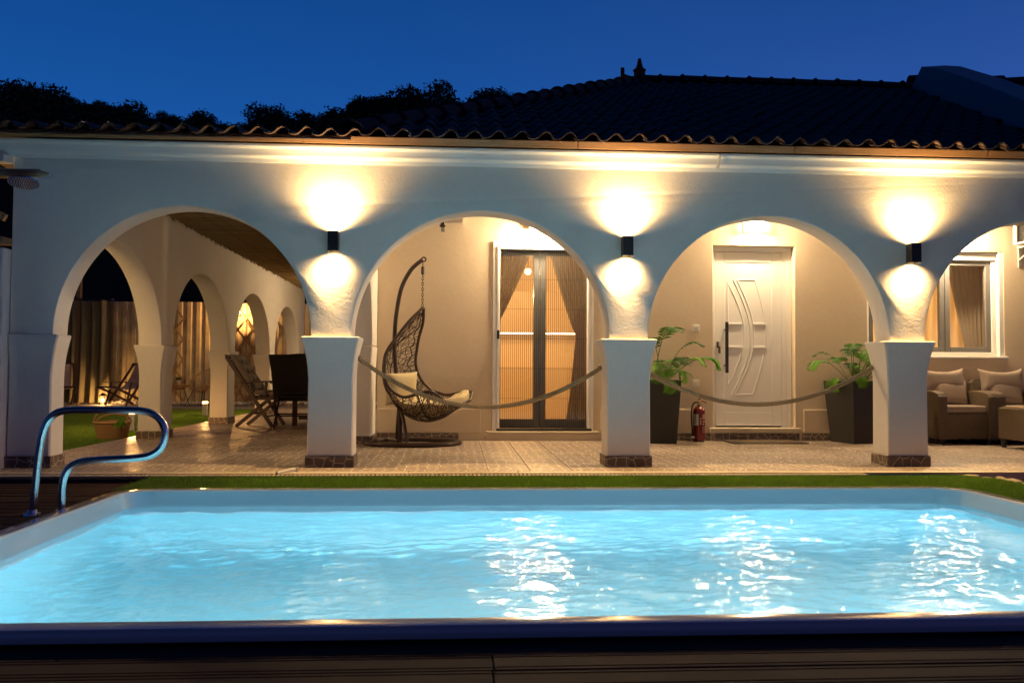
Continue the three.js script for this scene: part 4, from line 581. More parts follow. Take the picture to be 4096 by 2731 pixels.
// ------------------------------------------------------------------ fire extinguisher, mat
{
  const t = thing('fire_extinguisher', 'red fire extinguisher with black hose standing by the white door', 'fire extinguisher', null, [2.905, 0, -2.76]), S = 1.03;
  const bodyG = lathe([[0.001, 0.005], [0.062, 0.005], [0.066, 0.012], [0.07, 0.03], [0.073, 0.034], [0.073, 0.36], [0.07, 0.385], [0.058, 0.405], [0.036, 0.42], [0.024, 0.425], [0.022, 0.44], [0.001, 0.44]], 32); part(t, 'cylinder', bodyG, m.red);
  // printed panels follow the curve of the cylinder
  const wrap = (a0, a1, y0, y1, r) => { const g = grid(14, 1, (u, v, p) => { const a = lerp(a0, a1, u); p.set(r * Math.sin(a), lerp(y0, y1, v), r * Math.cos(a)); }); g.userData.uvDone = true; return g; };
  const print = (w, h, draw) => { const c = document.createElement('canvas'); c.width = w; c.height = h; const x = c.getContext('2d'); draw(x, w, h); const q = new THREE.CanvasTexture(c); q.colorSpace = THREE.SRGBColorSpace; return q; };
  const lines = (x, y, w, n, dy, f) => { x.fillStyle = f; for (let i = 0; i < n; i++) x.fillRect(...[y[0], y[1] + i * dy, w * (0.6 + 0.4 * hash(i, 3, 5)), dy * 0.45]); };
  part(t, 'inspection_label', wrap(-1.25, -0.35, 0.2, 0.335, 0.0735), new THREE.MeshPhysicalMaterial({ roughness: 0.5, map: print(128, 160, (x, w, h) => { x.fillStyle = '#c9c4ba'; x.fillRect(0, 0, w, h); x.strokeStyle = '#444'; x.lineWidth = 3; for (let i = 0; i < 6; i++) { x.beginPath(); x.moveTo(6, 18 + i * 24); x.lineTo(w - 6, 18 + i * 24); x.stroke(); } x.strokeRect(3, 3, w - 6, h - 6); lines(x, [12, 24], 70, 5, 24, '#666'); }) }));
  part(t, 'instruction_print', wrap(-0.2, 1.15, 0.1, 0.335, 0.0734), new THREE.MeshPhysicalMaterial({ roughness: 0.25, map: print(192, 320, (x, w, h) => { x.fillStyle = '#5c100c'; x.fillRect(0, 0, w, h); lines(x, [70, 10], 110, 5, 16, '#d8b9a4'); x.strokeStyle = '#e0c8b4'; x.lineWidth = 3; for (const [a, b] of [[12, 60], [12, 100], [12, 140], [80, 108], [122, 108], [80, 150]]) { x.strokeRect(a, b, 26, 26); x.beginPath(); x.arc(a + 13, b + 13, 7, 0, 6.3); x.stroke(); } x.fillStyle = '#a8705c'; x.fillRect(64, 200, 120, 100); lines(x, [70, 206], 108, 11, 8, '#6a1812'); }) }));
  part(t, 'valve', M([cyl(0.02, 0.02, 0.04, 0, 0.455, 0, 16), rbox(0.045, 0.03, 0.03, 0.006, -0.005, 0.48, 0), cyl(0.016, 0.016, 0.012, 0.005, 0.46, 0.022, 14, Math.PI / 2)]), m.brass);
  part(t, 'lever', M([bar([-0.01, 0.495, 0], [0.025, 0.535, 0], 0.014, 0.02), tube([[0.01, 0.49, 0], [0.05, 0.485, 0], [0.09, 0.465, 0]], 0.008, 12, 8), place(new THREE.TorusGeometry(0.01, 0.002, 6, 14), -0.025, 0.5, 0.01)]), m.red);
  part(t, 'hose', tube([[-0.012, 0.475, 0.005], [-0.05, 0.472, 0.01], [-0.085, 0.43, 0.012], [-0.096, 0.33, 0.015], [-0.092, 0.2, 0.015], [-0.085, 0.08, 0.02], [-0.075, 0.02, 0.02]], 0.0105, 50, 9), m.black); part(t, 'hose_clip', rbox(0.035, 0.02, 0.03, 0.004, -0.08, 0.06, 0.02), m.whitePlastic); part(t, 'foot_ring', cyl(0.068, 0.066, 0.02, 0, 0.012, 0, 28, 0, 0, 0, true), m.black);
}
{ const d = thing('door_mat', 'flat brown door mat in front of the white door', 'mat', null, [3.66, 0.006, -2.68]); part(d, 'pile', rbox(0.86, 0.012, 0.5, 0.004, 0, 0.006, 0, 0, 0.0), m.mat); part(d, 'border', M([rbox(0.9, 0.009, 0.02, 0.003, 0, 0.0045, 0.26), rbox(0.9, 0.009, 0.02, 0.003, 0, 0.0045, -0.26), rbox(0.02, 0.009, 0.5, 0.003, 0.44, 0.0045, 0), rbox(0.02, 0.009, 0.5, 0.003, -0.44, 0.0045, 0)]), m.blackSoft); }
// ------------------------------------------------------------------ rattan lounge set
function armchair(at, label) {
  const t = thing('rattan_armchair', label, 'armchair', 'rattan armchairs under the window', at), W = 0.69, D = 0.66;
  const armP = [[D / 2, 0.07], [D / 2, 0.56], [D / 2 - 0.03, 0.6], [D / 2 - 0.16, 0.628], [0, 0.632], [-D / 2 + 0.12, 0.6], [-D / 2, 0.58], [-D / 2, 0.07]];
  for (const s of [-1, 1]) { const g = extrude(armP, 0.085, 0.014); g.rotateY(-Math.PI / 2); g.translate(s * (W / 2 - 0.045) + 0.045, 0, 0); part(t, 'arm', toCreasedNormals(g, 0.5), m.rattan); }
  part(t, 'seat_base', rspan(-W / 2 + 0.092, W / 2 - 0.092, 0.07, 0.37, -D / 2 + 0.02, D / 2 - 0.02, 0.01, 2), m.rattan);
  const back = extrude([[-W / 2 + 0.06, 0.3], [W / 2 - 0.06, 0.3], [W / 2 - 0.05, 0.72], [W / 2 - 0.1, 0.77], [-W / 2 + 0.1, 0.77], [-W / 2 + 0.05, 0.72]], 0.06, 0.012); back.rotateX(-0.12); back.translate(0, 0, -D / 2 + 0.06); part(t, 'backrest', toCreasedNormals(back, 0.5), m.rattan);
  for (const sx of [-1, 1]) for (const sz of [-1, 1]) part(t, 'foot', cyl(0.032, 0.024, 0.07, sx * (W / 2 - 0.06), 0.035, sz * (D / 2 - 0.06), 12), m.black);
  const mk = (name, l, g) => { const c = thing(name, l, 'cushion', 'cushions of the rattan armchairs', at); part(c, 'cover', g, m.taupe); };
  const who = /left/.test(label) ? 'left' : 'right';
  mk('seat_cushion', 'flat taupe seat cushion of the ' + who + ' rattan armchair', M([rbox(W - 0.19, 0.085, D - 0.1, 0.025, 0, 0.414, 0.02, 0, 0, 0, 3)]));
  mk('back_cushion', 'lower taupe back cushion of the ' + who + ' rattan armchair', place(pillow(0.5, 0.34, 0.17, 20, 0.02, 0.1), 0.02, 0.6, -0.11, -0.25, 0.1, -0.05));
  mk('scatter_cushion', 'upper taupe cushion resting on the back of the ' + who + ' rattan armchair', place(pillow(0.6, 0.3, 0.17, 20, 0.045, 0.08), who === 'left' ? -0.04 : 0.01, 0.755, -0.145, -0.22, 0.05, 0.02));
  return t;
}
armchair([5.955, 0, -2.62], 'left rattan armchair with taupe cushions, partly behind the column'); armchair([6.66, 0, -2.62], 'right rattan armchair with taupe cushions, cut by the picture edge');
{
  const t = thing('coffee_table', 'rattan coffee table at the right edge of the patio', 'table', null, [6.62, 0, -1.75]);
  part(t, 'frame', M([rspan(-0.47, -0.39, 0.1, 0.45, -0.28, 0.28, 0.01), rspan(0.39, 0.47, 0.1, 0.45, -0.28, 0.28, 0.01), rspan(-0.388, 0.388, 0.1, 0.2, -0.27, 0.27, 0.01), rspan(-0.388, 0.388, 0.39, 0.44, -0.27, 0.27, 0.01)]), m.rattan); part(t, 'top', rspan(-0.44, 0.44, 0.452, 0.464, -0.26, 0.26, 0.004), m.timber); for (const sx of [-1, 1]) for (const sz of [-1, 1]) part(t, 'foot', cyl(0.034, 0.026, 0.1, sx * 0.43, 0.05, sz * 0.24, 12), m.black);
}
{ // broad leaved plant at the right edge
  const t = thing('broad_leaf_plant', 'broad green leaf reaching in at the right edge beside the window', 'plant', null, [7.25, 0, -2.35]);
  part(t, 'pot', lathe([[0.001, 0], [0.13, 0], [0.17, 0.3], [0.18, 0.32], [0.165, 0.32], [0.15, 0.29], [0.001, 0.29]], 24), m.blackSoft);
  for (const [ya, L, h] of [[3.35, 0.5, 1.36], [2.2, 0.45, 1.1], [0.4, 0.5, 1.2], [5.2, 0.4, 1.0]]) { const g = grid(4, 12, (u, v, p) => { const w = 0.075 * Math.sin(Math.PI * Math.pow(v, 0.75)), s = (u - 0.5) * 2; p.set(L * v + 0.1, h - 0.12 + 0.32 * v * (1.05 - v) + 0.02 * s * s, s * w); }); g.rotateY(ya - Math.PI); const l = part(t, 'leaf', M([g]), m.leaf[1]); l.rotation.y = 0; const a = ya - Math.PI; part(l, 'stalk', tube([[0, 0.28, 0], [0.03 * Math.cos(a), 0.7, -0.03 * Math.sin(a)], [0.1 * Math.cos(a), h - 0.12, -0.1 * Math.sin(a)]], 0.007, 20, 6), m.stem); }
}
// ------------------------------------------------------------------ dining set in the side verandah
function foldingChair(label, at, turn, cover) { // faces +z
  const t = thing('folding_chair', label, 'chair', 'dark wooden folding chairs at the dining table', at, turn), hw = 0.27, K = m.teak;
  for (const s of [-1, 1]) {
    part(t, 'back_post', bar([s * hw, 1.02, -0.44], [s * hw, 0.012, 0.25], 0.026, 0.055), K);
    part(t, 'leg', bar([s * (hw - 0.035), 0.012, -0.3], [s * (hw - 0.035), 0.47, 0.26], 0.024, 0.05), K);
    const arm = part(t, 'armrest', M([rbox(0.055, 0.022, 0.6, 0.007, s * (hw + 0.02), 0.66, 0.06, -0.03)]), K); part(arm, 'arm_support', M([bar([s * (hw + 0.01), 0.46, 0.13], [s * (hw + 0.01), 0.65, 0.16], 0.022, 0.045), bar([s * (hw + 0.01), 0.46, -0.05], [s * (hw + 0.01), 0.65, -0.1], 0.02, 0.03)]), K);
  }
  for (let i = 0; i < 12; i++) { const f = 0.05 + i * 0.05, y = 1.0 - f * 0.82, z = -0.425 + f * 0.56; part(t, 'back_slat', rbox(2 * hw - 0.03, 0.03, 0.013, 0.004, 0, y, z, -0.6), K); }
  for (let i = 0; i < 8; i++) part(t, 'seat_slat', rbox(2 * hw - 0.1, 0.016, 0.045, 0.004, 0, 0.445 + i * 0.003, -0.13 + i * 0.056), K);
  part(t, 'seat_rail', M([rbox(0.022, 0.045, 0.46, 0.004, -hw + 0.06, 0.42, 0.06), rbox(0.022, 0.045, 0.46, 0.004, hw - 0.06, 0.42, 0.06)]), K); part(t, 'stretcher', M([rod([-hw, 0.16, 0.15], [hw, 0.16, 0.15], 0.012), rod([-hw, 0.2, -0.07], [hw, 0.2, -0.07], 0.012)]), K);
  part(t, 'top_rail', rbox(2 * hw + 0.04, 0.06, 0.025, 0.01, 0, 1.02, -0.44, -0.6), K);
  const c = thing('chair_pad', cover ? 'dark padded cover over the back of the chair seen from behind' : 'buttoned taupe cushion on the folding chair by the pier', 'cushion', 'pads on the folding chairs', at, turn);
  const g = (w, h, d, nx, ny) => { const s = (sg) => grid(26, 40, (u, v, p) => { const a = 2 * u - 1, b = 2 * v - 1, th = Math.pow(Math.max(0, (1 - Math.pow(a, 8)) * (1 - Math.pow(b, 8))), 0.5); let dim = 0; for (const bx of [-0.35, 0.35]) for (const by of [-0.5, 0, 0.5]) dim += Math.exp(-((a - bx) ** 2 * w * w + (b - by) ** 2 * h * h) * 140); p.set(sg * a * w / 2, b * h / 2, sg * (d / 2) * th * (1 - 0.75 * Math.min(1, dim))); }); return M([s(1), s(-1)]); };
  part(c, 'back_pad', place(g(0.47, 0.64, 0.09), 0, 0.785, -0.215, -0.6), cover ? m.blackSoft : m.taupe); part(c, 'seat_pad', place(g(0.46, 0.46, 0.075), 0, 0.5, 0.06, -Math.PI / 2 + 0.05), cover ? m.blackSoft : m.taupe);
  if (cover) part(c, 'cover', grid(10, 14, (u, v, p) => { const f = v; p.set((u - 0.5) * lerp(0.5, 0.6, f) , 0.38 + 0.67 * f + 0.012 * Math.sin(u * 6) * f, -0.03 - 0.43 * f - 0.03 - 0.004 * Math.sin(u * 30)); }), mat([0.018, 0.014, 0.013], 0.8, { side: THREE.DoubleSide, bumpMap: rep(T.cloth, 0.1), bumpScale: 0.001 }));
}
foldingChair('dark wooden folding chair with taupe cushion, seen from the side', [-2.84, 0, -5.55], Math.PI / 2 - 0.12, false);
foldingChair('dark folding chair seen from behind, nearest the column', [-2.34, 0, -5.35], Math.PI + 0.06, true);
{
  const t = thing('dining_table', 'dark wooden dining table under the reed ceiling', 'table', null, [-2.05, 0, -6.6]); for (let i = 0; i < 7; i++) part(t, 'table_plank', rbox(0.124, 0.028, 1.9, 0.005, -0.39 + i * 0.13, 0.735, 0), m.teak); part(t, 'apron', M([rspan(-0.4, 0.4, 0.64, 0.72, 0.78, 0.81), rspan(-0.4, 0.4, 0.64, 0.72, -0.81, -0.78)]), m.teak);
  for (const sx of [-1, 1]) for (const sz of [-1, 1]) part(t, 'leg', rbox(0.07, 0.72, 0.07, 0.006, sx * 0.36, 0.36, sz * 0.78), m.teak); part(t, 'stretcher', M([rbox(0.6, 0.06, 0.05, 0.005, 0, 0.12, 0.78), rbox(0.6, 0.06, 0.05, 0.005, 0, 0.12, -0.78), rbox(0.05, 0.05, 1.5, 0.005, 0, 0.12, 0)]), m.teak);
  const p = thing('table_plant', 'small spiky plant standing on the dining table', 'plant', null, [-2.36, 0.752, -6.2]); part(p, 'pot', lathe([[0.001, 0], [0.05, 0], [0.07, 0.12], [0.06, 0.12], [0.001, 0.1]], 18), m.lime);
  for (let i = 0; i < 26; i++) { const a = i * 2.4, L = rr(0.2, 0.4) * (1 - i / 60), s = 0.25 + 0.5 * (1 - i / 26); part(p, 'leaf', grid(2, 5, (u, v, q) => { const w = 0.016 * (1 - v) + 0.001, r = L * v * s; q.set(r * Math.cos(a) - (u - 0.5) * 2 * w * Math.sin(a), 0.1 + L * v * (1 - 0.25 * v * s), r * Math.sin(a) + (u - 0.5) * 2 * w * Math.cos(a)); }), m.leaf[2]); }
}
// ------------------------------------------------------------------ garden beyond the side arches
{
  const f = thing('garden_fence', 'tall cream corrugated metal fence behind the lawn', 'fence'), rib = 0.215, w = 1.075;
  const pg = (() => { const prof = []; const n = 5; for (let i = 0; i < n; i++) { const x = i * rib; prof.push([x, 0], [x + 0.085, 0], [x + 0.11, 0.05], [x + 0.19, 0.05], [x + 0.215, 0]); } const back = prof.slice().reverse().map(([x, y]) => [x, y - 0.008]); const g = extrude([...prof, ...back], 2.42); g.rotateX(-Math.PI / 2); g.applyMatrix4(new THREE.Matrix4().makeScale(1, 1, 1)); return uvBox(g); })();
  for (let i = 0; i < 15; i++) { const p = part(f, 'fence_panel', pg, m.fence); p.position.set(-13.5 + i * w, 0.02 + rr(-0.015, 0.015), -13.8); }
  for (let i = 0; i < 6; i++) part(f, 'post', cyl(0.03, 0.03, 2.5, -13.4 + i * 2.6, 1.26, -13.92, 10), m.grey);
  const post = thing('garden_post', 'dark post standing in front of the fence at the far left', 'post'); part(post, 'shaft', rbox(0.1, 3.1, 0.1, 0.01, -8.72, 1.55, -13.3), m.timber); part(post, 'cap', rbox(0.13, 0.03, 0.13, 0.006, -8.72, 3.115, -13.3), m.timber);
  const d = thing('privacy_cloth', 'dull green cloth hanging in folds before the fence', 'cloth'); part(d, 'cloth', grid(60, 24, (u, v, p) => p.set(-9.35 + 1.35 * u + 0.05 * Math.sin(v * 3), 0.06 + 2.36 * v + 0.03 * Math.sin(u * 7) * v, -13.25 + 0.07 * Math.sin(u * 38 + 0.5 * Math.sin(v * 4)) + 0.03 * Math.sin(u * 17))), mat([0.17, 0.15, 0.09], 0.95, { side: THREE.DoubleSide, bumpMap: rep(T.cloth, 0.2), bumpScale: 0.001 })); part(d, 'rail', rod([-9.5, 2.44, -13.25], [-7.9, 2.42, -13.25], 0.018), m.black);
}
function trellis(x0, x1, label) { const t = thing('trellis', label, 'trellis', 'wooden trellises on the fence'), z = -13.6, y0 = 0.1, y1 = 2.34, s = 0.36; // diagonal laths, each one a piece
  for (const dir of [1, -1]) for (let c = -Math.ceil((y1 - y0) / s) - 1; c < Math.ceil((x1 - x0) / s) + Math.ceil((y1 - y0) / s) + 1; c++) { // line: x = x0 + c*s + dir*(y-y0)*0.75
    let ya = y0, yb = y1; const X = (y) => x0 + c * s + dir * (y - y0) * 0.75, inv = (x) => y0 + (x - x0 - c * s) / (dir * 0.75), l = Math.min(inv(x0), inv(x1)), h = Math.max(inv(x0), inv(x1)); ya = Math.max(ya, l); yb = Math.min(yb, h); if (yb - ya < 0.12) continue;
    part(t, 'lath', bar([X(ya), ya, z + dir * 0.012], [X(yb), yb, z + dir * 0.012], 0.045, 0.018), m.bamboo); } }
trellis(-7.15, -6.42, 'wooden lattice trellis on the fence seen through the second side arch'); trellis(-5.35, -4.55, 'wooden lattice trellis with a lantern on the fence seen through the third side arch');
function lantern(at, label, cd, name = 'lantern') { const t = thing(name, label, 'lamp', null, at); part(t, 'frame', M([rbox(0.13, 0.016, 0.13, 0.003, 0, 0.008, 0), rbox(0.13, 0.016, 0.13, 0.003, 0, 0.21, 0), lathe([[0.001, 0.27], [0.03, 0.265], [0.08, 0.216], [0.001, 0.216]], 4), ...[[-1, -1], [1, -1], [1, 1], [-1, 1]].map(([a, b]) => rod([a * 0.056, 0.01, b * 0.056], [a * 0.056, 0.21, b * 0.056], 0.005, 5))]), m.black); part(t, 'flame', place(new THREE.SphereGeometry(0.03, 12, 10).scale(1, 1.6, 1), 0, 0.1, 0), glow(FLAME, 30)); point(t, FLAME, cd, 0, 0.1, 0, 1); return t; }
lantern([-5.1, 2.1, -13.4], 'lit lantern hung on the trellis', 7); lantern([-8.02, 0.02, -13.0], 'glowing lantern on the paving between the deck chairs', 2.4);
{ const t = thing('garden_lamp', 'warm lamp on a post in the garden left of the corner pillar', 'lamp', null, [-5.6, -0.05, -0.7]); part(t, 'post', cyl(0.03, 0.035, 2.35, 0, 1.175, 0, 12), m.black); part(t, 'shade', lathe([[0.02, 2.62], [0.05, 2.6], [0.16, 2.5], [0.15, 2.5], [0.045, 2.58], [0.001, 2.59]], 20), m.black); part(t, 'bulb', place(new THREE.SphereGeometry(0.06, 14, 10), 0, 2.44, 0), glow(WARM, 20)); part(t, 'socket', cyl(0.02, 0.02, 0.1, 0, 2.37, 0, 10), m.black); point(t, WARM, 22, 0, 2.44, 0.0, 2); }
for (const [x, z, l] of [[-4.62, -9.0, 'small white bollard light on the lawn beside the third pier'], [-4.48, -4.95, 'small white bollard light on the lawn behind the basket']]) { const t = thing('bollard_light', l, 'lamp', 'bollard lights on the lawn', [x, -0.05, z]); part(t, 'post', rbox(0.085, 0.26, 0.085, 0.006, 0, 0.13, 0), m.whitePlastic); part(t, 'light_cap', rbox(0.08, 0.03, 0.08, 0.006, 0, 0.276, 0), glow(FLAME, 16)); point(t, FLAME, 4.0, 0, 0.276, 0, 1); part(t, 'lid', rbox(0.09, 0.008, 0.09, 0.003, 0, 0.296, 0), m.whitePlastic); }
function deckChair(at, turn, label) { // sling chair, faces +z
  const t = thing('deck_chair', label, 'chair', 'folding deck chairs by the fence', at, turn), hw = 0.29; for (const s of [-1, 1]) { part(t, 'back_rail', bar([s * hw, 0.92, -0.42], [s * hw, 0.1, 0.22], 0.03, 0.05), m.teak); part(t, 'seat_rail', bar([s * (hw - 0.035), 0.02, -0.4], [s * (hw - 0.035), 0.42, 0.55], 0.03, 0.05), m.teak); part(t, 'armrest', rbox(0.05, 0.022, 0.55, 0.006, s * (hw + 0.02), 0.52, 0.04), m.teak); part(t, 'leg', bar([s * (hw + 0.02), 0.01, 0.3], [s * (hw + 0.02), 0.52, 0.16], 0.025, 0.04), m.teak); }
  part(t, 'top_bar', rod([-hw - 0.05, 0.93, -0.43], [hw + 0.05, 0.93, -0.43], 0.02), m.teak); part(t, 'front_bar', rod([-hw, 0.42, 0.55], [hw, 0.42, 0.55], 0.02), m.teak);
  part(t, 'sling', grid(6, 20, (u, v, p) => { const y = lerp(0.92, 0.42, v), z = lerp(-0.4, 0.55, v); p.set((u - 0.5) * 2 * (hw - 0.06), y - 0.3 * Math.sin(Math.PI * Math.pow(v, 0.75)) + 0.0, z - 0.05 * Math.sin(Math.PI * v)); }), m.canvas); }
deckChair([-8.75, 0.02, -12.5], 0.5, 'folding deck chair at the far left, half behind the corner pillar'); deckChair([-7.3, 0.02, -12.5], -0.5, 'folding deck chair with canvas sling, half behind the second pier');
{ // woven bistro table and two string chairs
  const t = thing('bistro_table', 'low round woven table on thin black legs by the fence', 'table', null, [-6.2, 0.02, -12.6]), rim = []; for (let i = 0; i < 32; i++) { const a = i / 32 * 6.2832; rim.push([0.25 * Math.cos(a), 0.47, 0.25 * Math.sin(a)]); }
  part(t, 'rim', tube(rim, 0.012, 60, 7, true), m.basket); const c = []; for (let i = 0; i < 48; i++) { const a = i / 48 * 6.2832; c.push(rod([0.25 * Math.cos(a), 0.47, 0.25 * Math.sin(a)], [0.07 * Math.cos(a + 0.3), 0.36, 0.07 * Math.sin(a + 0.3)], 0.005, 4)); } c.push(cyl(0.08, 0.06, 0.01, 0, 0.36, 0, 16)); part(t, 'woven_bowl', c, m.basket); part(t, 'glass_top', cyl(0.24, 0.24, 0.006, 0, 0.483, 0, 32), m.glass); for (let i = 0; i < 3; i++) { const a = i * 2.094 + 0.4; part(t, 'leg', M([rod([0.12 * Math.cos(a), 0.4, 0.12 * Math.sin(a)], [0.3 * Math.cos(a), 0, 0.3 * Math.sin(a)], 0.009, 7)]), m.black); }
  const p = thing('succulent_pot', 'tiny green plant in a pot on the woven table', 'plant', null, [-6.22, 0.506, -12.6]); part(p, 'pot', cyl(0.055, 0.042, 0.09, 0, 0.046, 0, 16), m.lime); for (let i = 0; i < 22; i++) { const a = i * 2.4, r = 0.02 + 0.05 * i / 22; part(p, 'leaf', place(new THREE.ConeGeometry(0.011, rr(0.08, 0.13), 5), r * Math.cos(a), 0.13, r * Math.sin(a), r * 8 * Math.sin(a), 0, -r * 8 * Math.cos(a)), m.leaf[2]); }
  const chair = (at, turn, l) => { const k = thing('string_chair', l, 'chair', 'woven string chairs by the fence', at, turn), ring = []; for (let i = 0; i < 36; i++) { const a = i / 36 * 6.2832, r = 1 - 0.12 * Math.cos(a); ring.push(V3(0.36 * r * Math.sin(a), 0.62 - 0.24 * Math.cos(a) + 0.0, -0.1 + 0.34 * Math.cos(a) * r)); } part(k, 'rim', tube(ring, 0.012, 70, 7, true), m.basket); const w = []; for (let i = 0; i < 36; i++) { const q = ring[i].clone(); w.push(tube([q, q.clone().lerp(V3(0, 0.3, -0.1), 0.55).add(V3(0, -0.03, 0)), V3(0.05 * Math.sin(i * 0.1745), 0.3, -0.1 + 0.05 * Math.cos(i * 0.1745))], 0.004, 10, 4)); } part(k, 'woven_seat', w, m.basket); for (const [a, b] of [[-1, 1], [1, 1], [1, -1], [-1, -1]]) part(k, 'leg', rod([a * 0.15, 0.36, b * 0.15 - 0.1], [a * 0.26, 0, b * 0.26 - 0.06], 0.009, 7), m.black); };
  chair([-5.72, 0.02, -12.55], -0.6, 'woven string chair right of the low table, half behind the third pier'); chair([-6.9, 0.02, -12.9], 0.6, 'woven string chair left of the low table, hidden behind the second pier');
}
{ // wicker basket with a hooped handle
  const t = thing('wicker_basket', 'honey coloured wicker basket with hooped handle on the lawn', 'basket', null, [-4.2, -0.045, -3.5]), R = (f) => [0.155 + 0.05 * f, 0.115 + 0.045 * f], rows = 13, b = [];
  for (let k = 0; k < rows; k++) { const f = k / (rows - 1), [a, c] = R(f), p = []; for (let i = 0; i < 48; i++) { const q = i / 48 * 6.2832, wv = 0.007 * ((i + k) % 2 ? 1 : -1); p.push([(a + wv) * Math.cos(q), 0.015 + 0.2 * f, (c + wv) * Math.sin(q)]); } b.push(tube(p, 0.0085, 110, 5, true)); }
  part(t, 'woven_side', b, m.basket); const s = []; for (let i = 0; i < 24; i++) { const q = i / 24 * 6.2832, [a, c] = R(0), [d, e] = R(1); s.push(rod([a * Math.cos(q), 0, c * Math.sin(q)], [d * Math.cos(q), 0.22, e * Math.sin(q)], 0.006, 5)); } part(t, 'stakes', s, m.basket); const rim = []; for (let i = 0; i < 40; i++) { const q = i / 40 * 6.2832; rim.push([0.213 * Math.cos(q), 0.225, 0.167 * Math.sin(q)]); } part(t, 'rim', tube(rim, 0.015, 80, 7, true), m.basket); part(t, 'floor', cyl(0.15, 0.15, 0.01, 0, 0.012, 0, 24).scale(1, 1, 0.76), m.basket);
  for (const z of [0.03, -0.05]) part(t, 'handle', tube([...Array(13)].map((_, i) => { const q = Math.PI * i / 12; return [0.205 * Math.cos(q), 0.22 + (z > 0 ? 0.17 : 0.1) * Math.sin(q), z + (z > 0 ? 0.02 : -0.04) * Math.sin(q)]; }), 0.011, 40, 7), m.basket);
  const g = thing('basket_greenery', 'sprig of green leaves spilling from the wicker basket', 'plant', null, [-4.08, 0.13, -3.36]); for (let i = 0; i < 16; i++) { const a = rr(-0.5, 2.2), L = rr(0.06, 0.11); part(g, 'leaf', grid(2, 4, (u, v, p) => { const w = 0.014 * Math.sin(Math.PI * (0.1 + 0.85 * v)); p.set(L * v * Math.cos(a) - (u - 0.5) * 2 * w * Math.sin(a) + (i % 4) * 0.015, 0.05 - 0.06 * v * v + (i % 3) * 0.02, L * v * Math.sin(a) + (u - 0.5) * 2 * w * Math.cos(a)); }), m.leaf[1]); }
}
// ------------------------------------------------------------------ pool rail, shower, hose, left wall
{
  const t = thing('pool_handrail', 'bent stainless steel grab rail standing on the deck by the pool', 'handrail', null, [0, 0, 0]), z = 2.08, y = -0.055;
  const P = [[-2.548, y], [-2.53, 0.15], [-2.512, 0.34], [-2.497, 0.43], [-2.468, 0.51], [-2.42, 0.557], [-2.35, 0.575], [-2.2, 0.577], [-2.05, 0.577], [-1.92, 0.574], [-1.835, 0.548], [-1.782, 0.488], [-1.77, 0.425], [-1.79, 0.356], [-1.84, 0.31], [-1.915, 0.29], [-2.05, 0.281], [-2.18, 0.274], [-2.275, 0.262], [-2.335, 0.228], [-2.365, 0.17], [-2.375, 0.1], [-2.376, 0.0], [-2.378, y]];
  part(t, 'tube', tube(P.map(([x, h]) => [x, h, z]), 0.0225, 240, 16, false, 0.5), m.steel); for (const x of [-2.548, -2.378]) part(t, 'foot_flange', M([cyl(0.05, 0.052, 0.012, x, y + 0.006, z, 24), cyl(0.03, 0.034, 0.02, x, y + 0.02, z, 20)]), m.steel);
}
{
  const t = thing('garden_shower', 'round shower head hanging from a rough wooden arm at top left', 'shower'), z = 2.0; part(t, 'post', cyl(0.05, 0.055, 2.25, -3.25, 1.04, z, 12), m.timber); const arm = cyl(0.021, 0.026, 0.7, -2.94, 2.038, z, 12, 0, 0, Math.PI / 2 + 0.0); part(t, 'arm', arm, m.timber); part(t, 'arm_tip', cyl(0.008, 0.021, 0.06, -2.56, 2.035, z, 10, 0, 0, -Math.PI / 2 - 0.1), m.timber);
  part(t, 'neck', M([cyl(0.009, 0.009, 0.04, -2.685, 2.003, z, 10), cyl(0.013, 0.011, 0.014, -2.685, 1.99, z, 12)]), m.chrome); const h = part(t, 'shower_head', place(M([cyl(0.088, 0.09, 0.01, 0, 0, 0, 36)]), -2.682, 1.978, z, -0.24, 0, 0.05), m.chrome), nz = []; for (let r = 1; r < 6; r++) for (let i = 0; i < r * 7; i++) { const a = i / (r * 7) * 6.2832; nz.push(cyl(0.0022, 0.0018, 0.004, r * 0.0155 * Math.cos(a), -0.007, r * 0.0155 * Math.sin(a), 6)); } part(h, 'nozzles', place(M(nz), -2.682, 1.978, z, -0.24, 0, 0.05), m.blackSoft);
}
{ const t = thing('hose_stub', 'short cream plastic pipe lying at the foot of the column', 'pipe'); part(t, 'pipe', tube([[-1.42, 0.0, 0.44], [-1.36, 0.012, 0.36], [-1.29, 0.02, 0.27]], 0.016, 14, 10), m.whitePlastic); part(t, 'collar', cyl(0.02, 0.02, 0.03, -1.3, 0.02, 0.285, 12, Math.PI / 2.3, 0.6), m.whitePlastic); }
{ const t = thing('garden_wall', 'low white rendered wall at the left picture edge', 'wall'); part(t, 'wall', rspan(-5.6, -3.737, -0.12, 1.83, -0.1, 0.1, 0.02, 2), m.facade); part(t, 'coping', M([rspan(-5.6, -3.735, 1.87, 1.92, -0.12, 0.12, 0.02, 2)]), m.timber);
  const b = thing('timber_brace', 'wooden brace and white bracket beside the roof at the left edge', 'brace'); part(b, 'brace', M([bar([-4.25, 2.32, 0.05], [-3.76, 2.08, 0.05], 0.06, 0.05), rspan(-4.5, -3.75, 2.42, 2.5, 0.01, 0.07)]), m.fascia); part(b, 'plate', rbox(0.22, 0.06, 0.16, 0.006, -3.84, 2.57, 0.08, 0.05), m.whitePlastic); part(b, 'post', rbox(0.1, 2.5, 0.1, 0.01, -4.6, 1.25, -0.2), m.timber); }
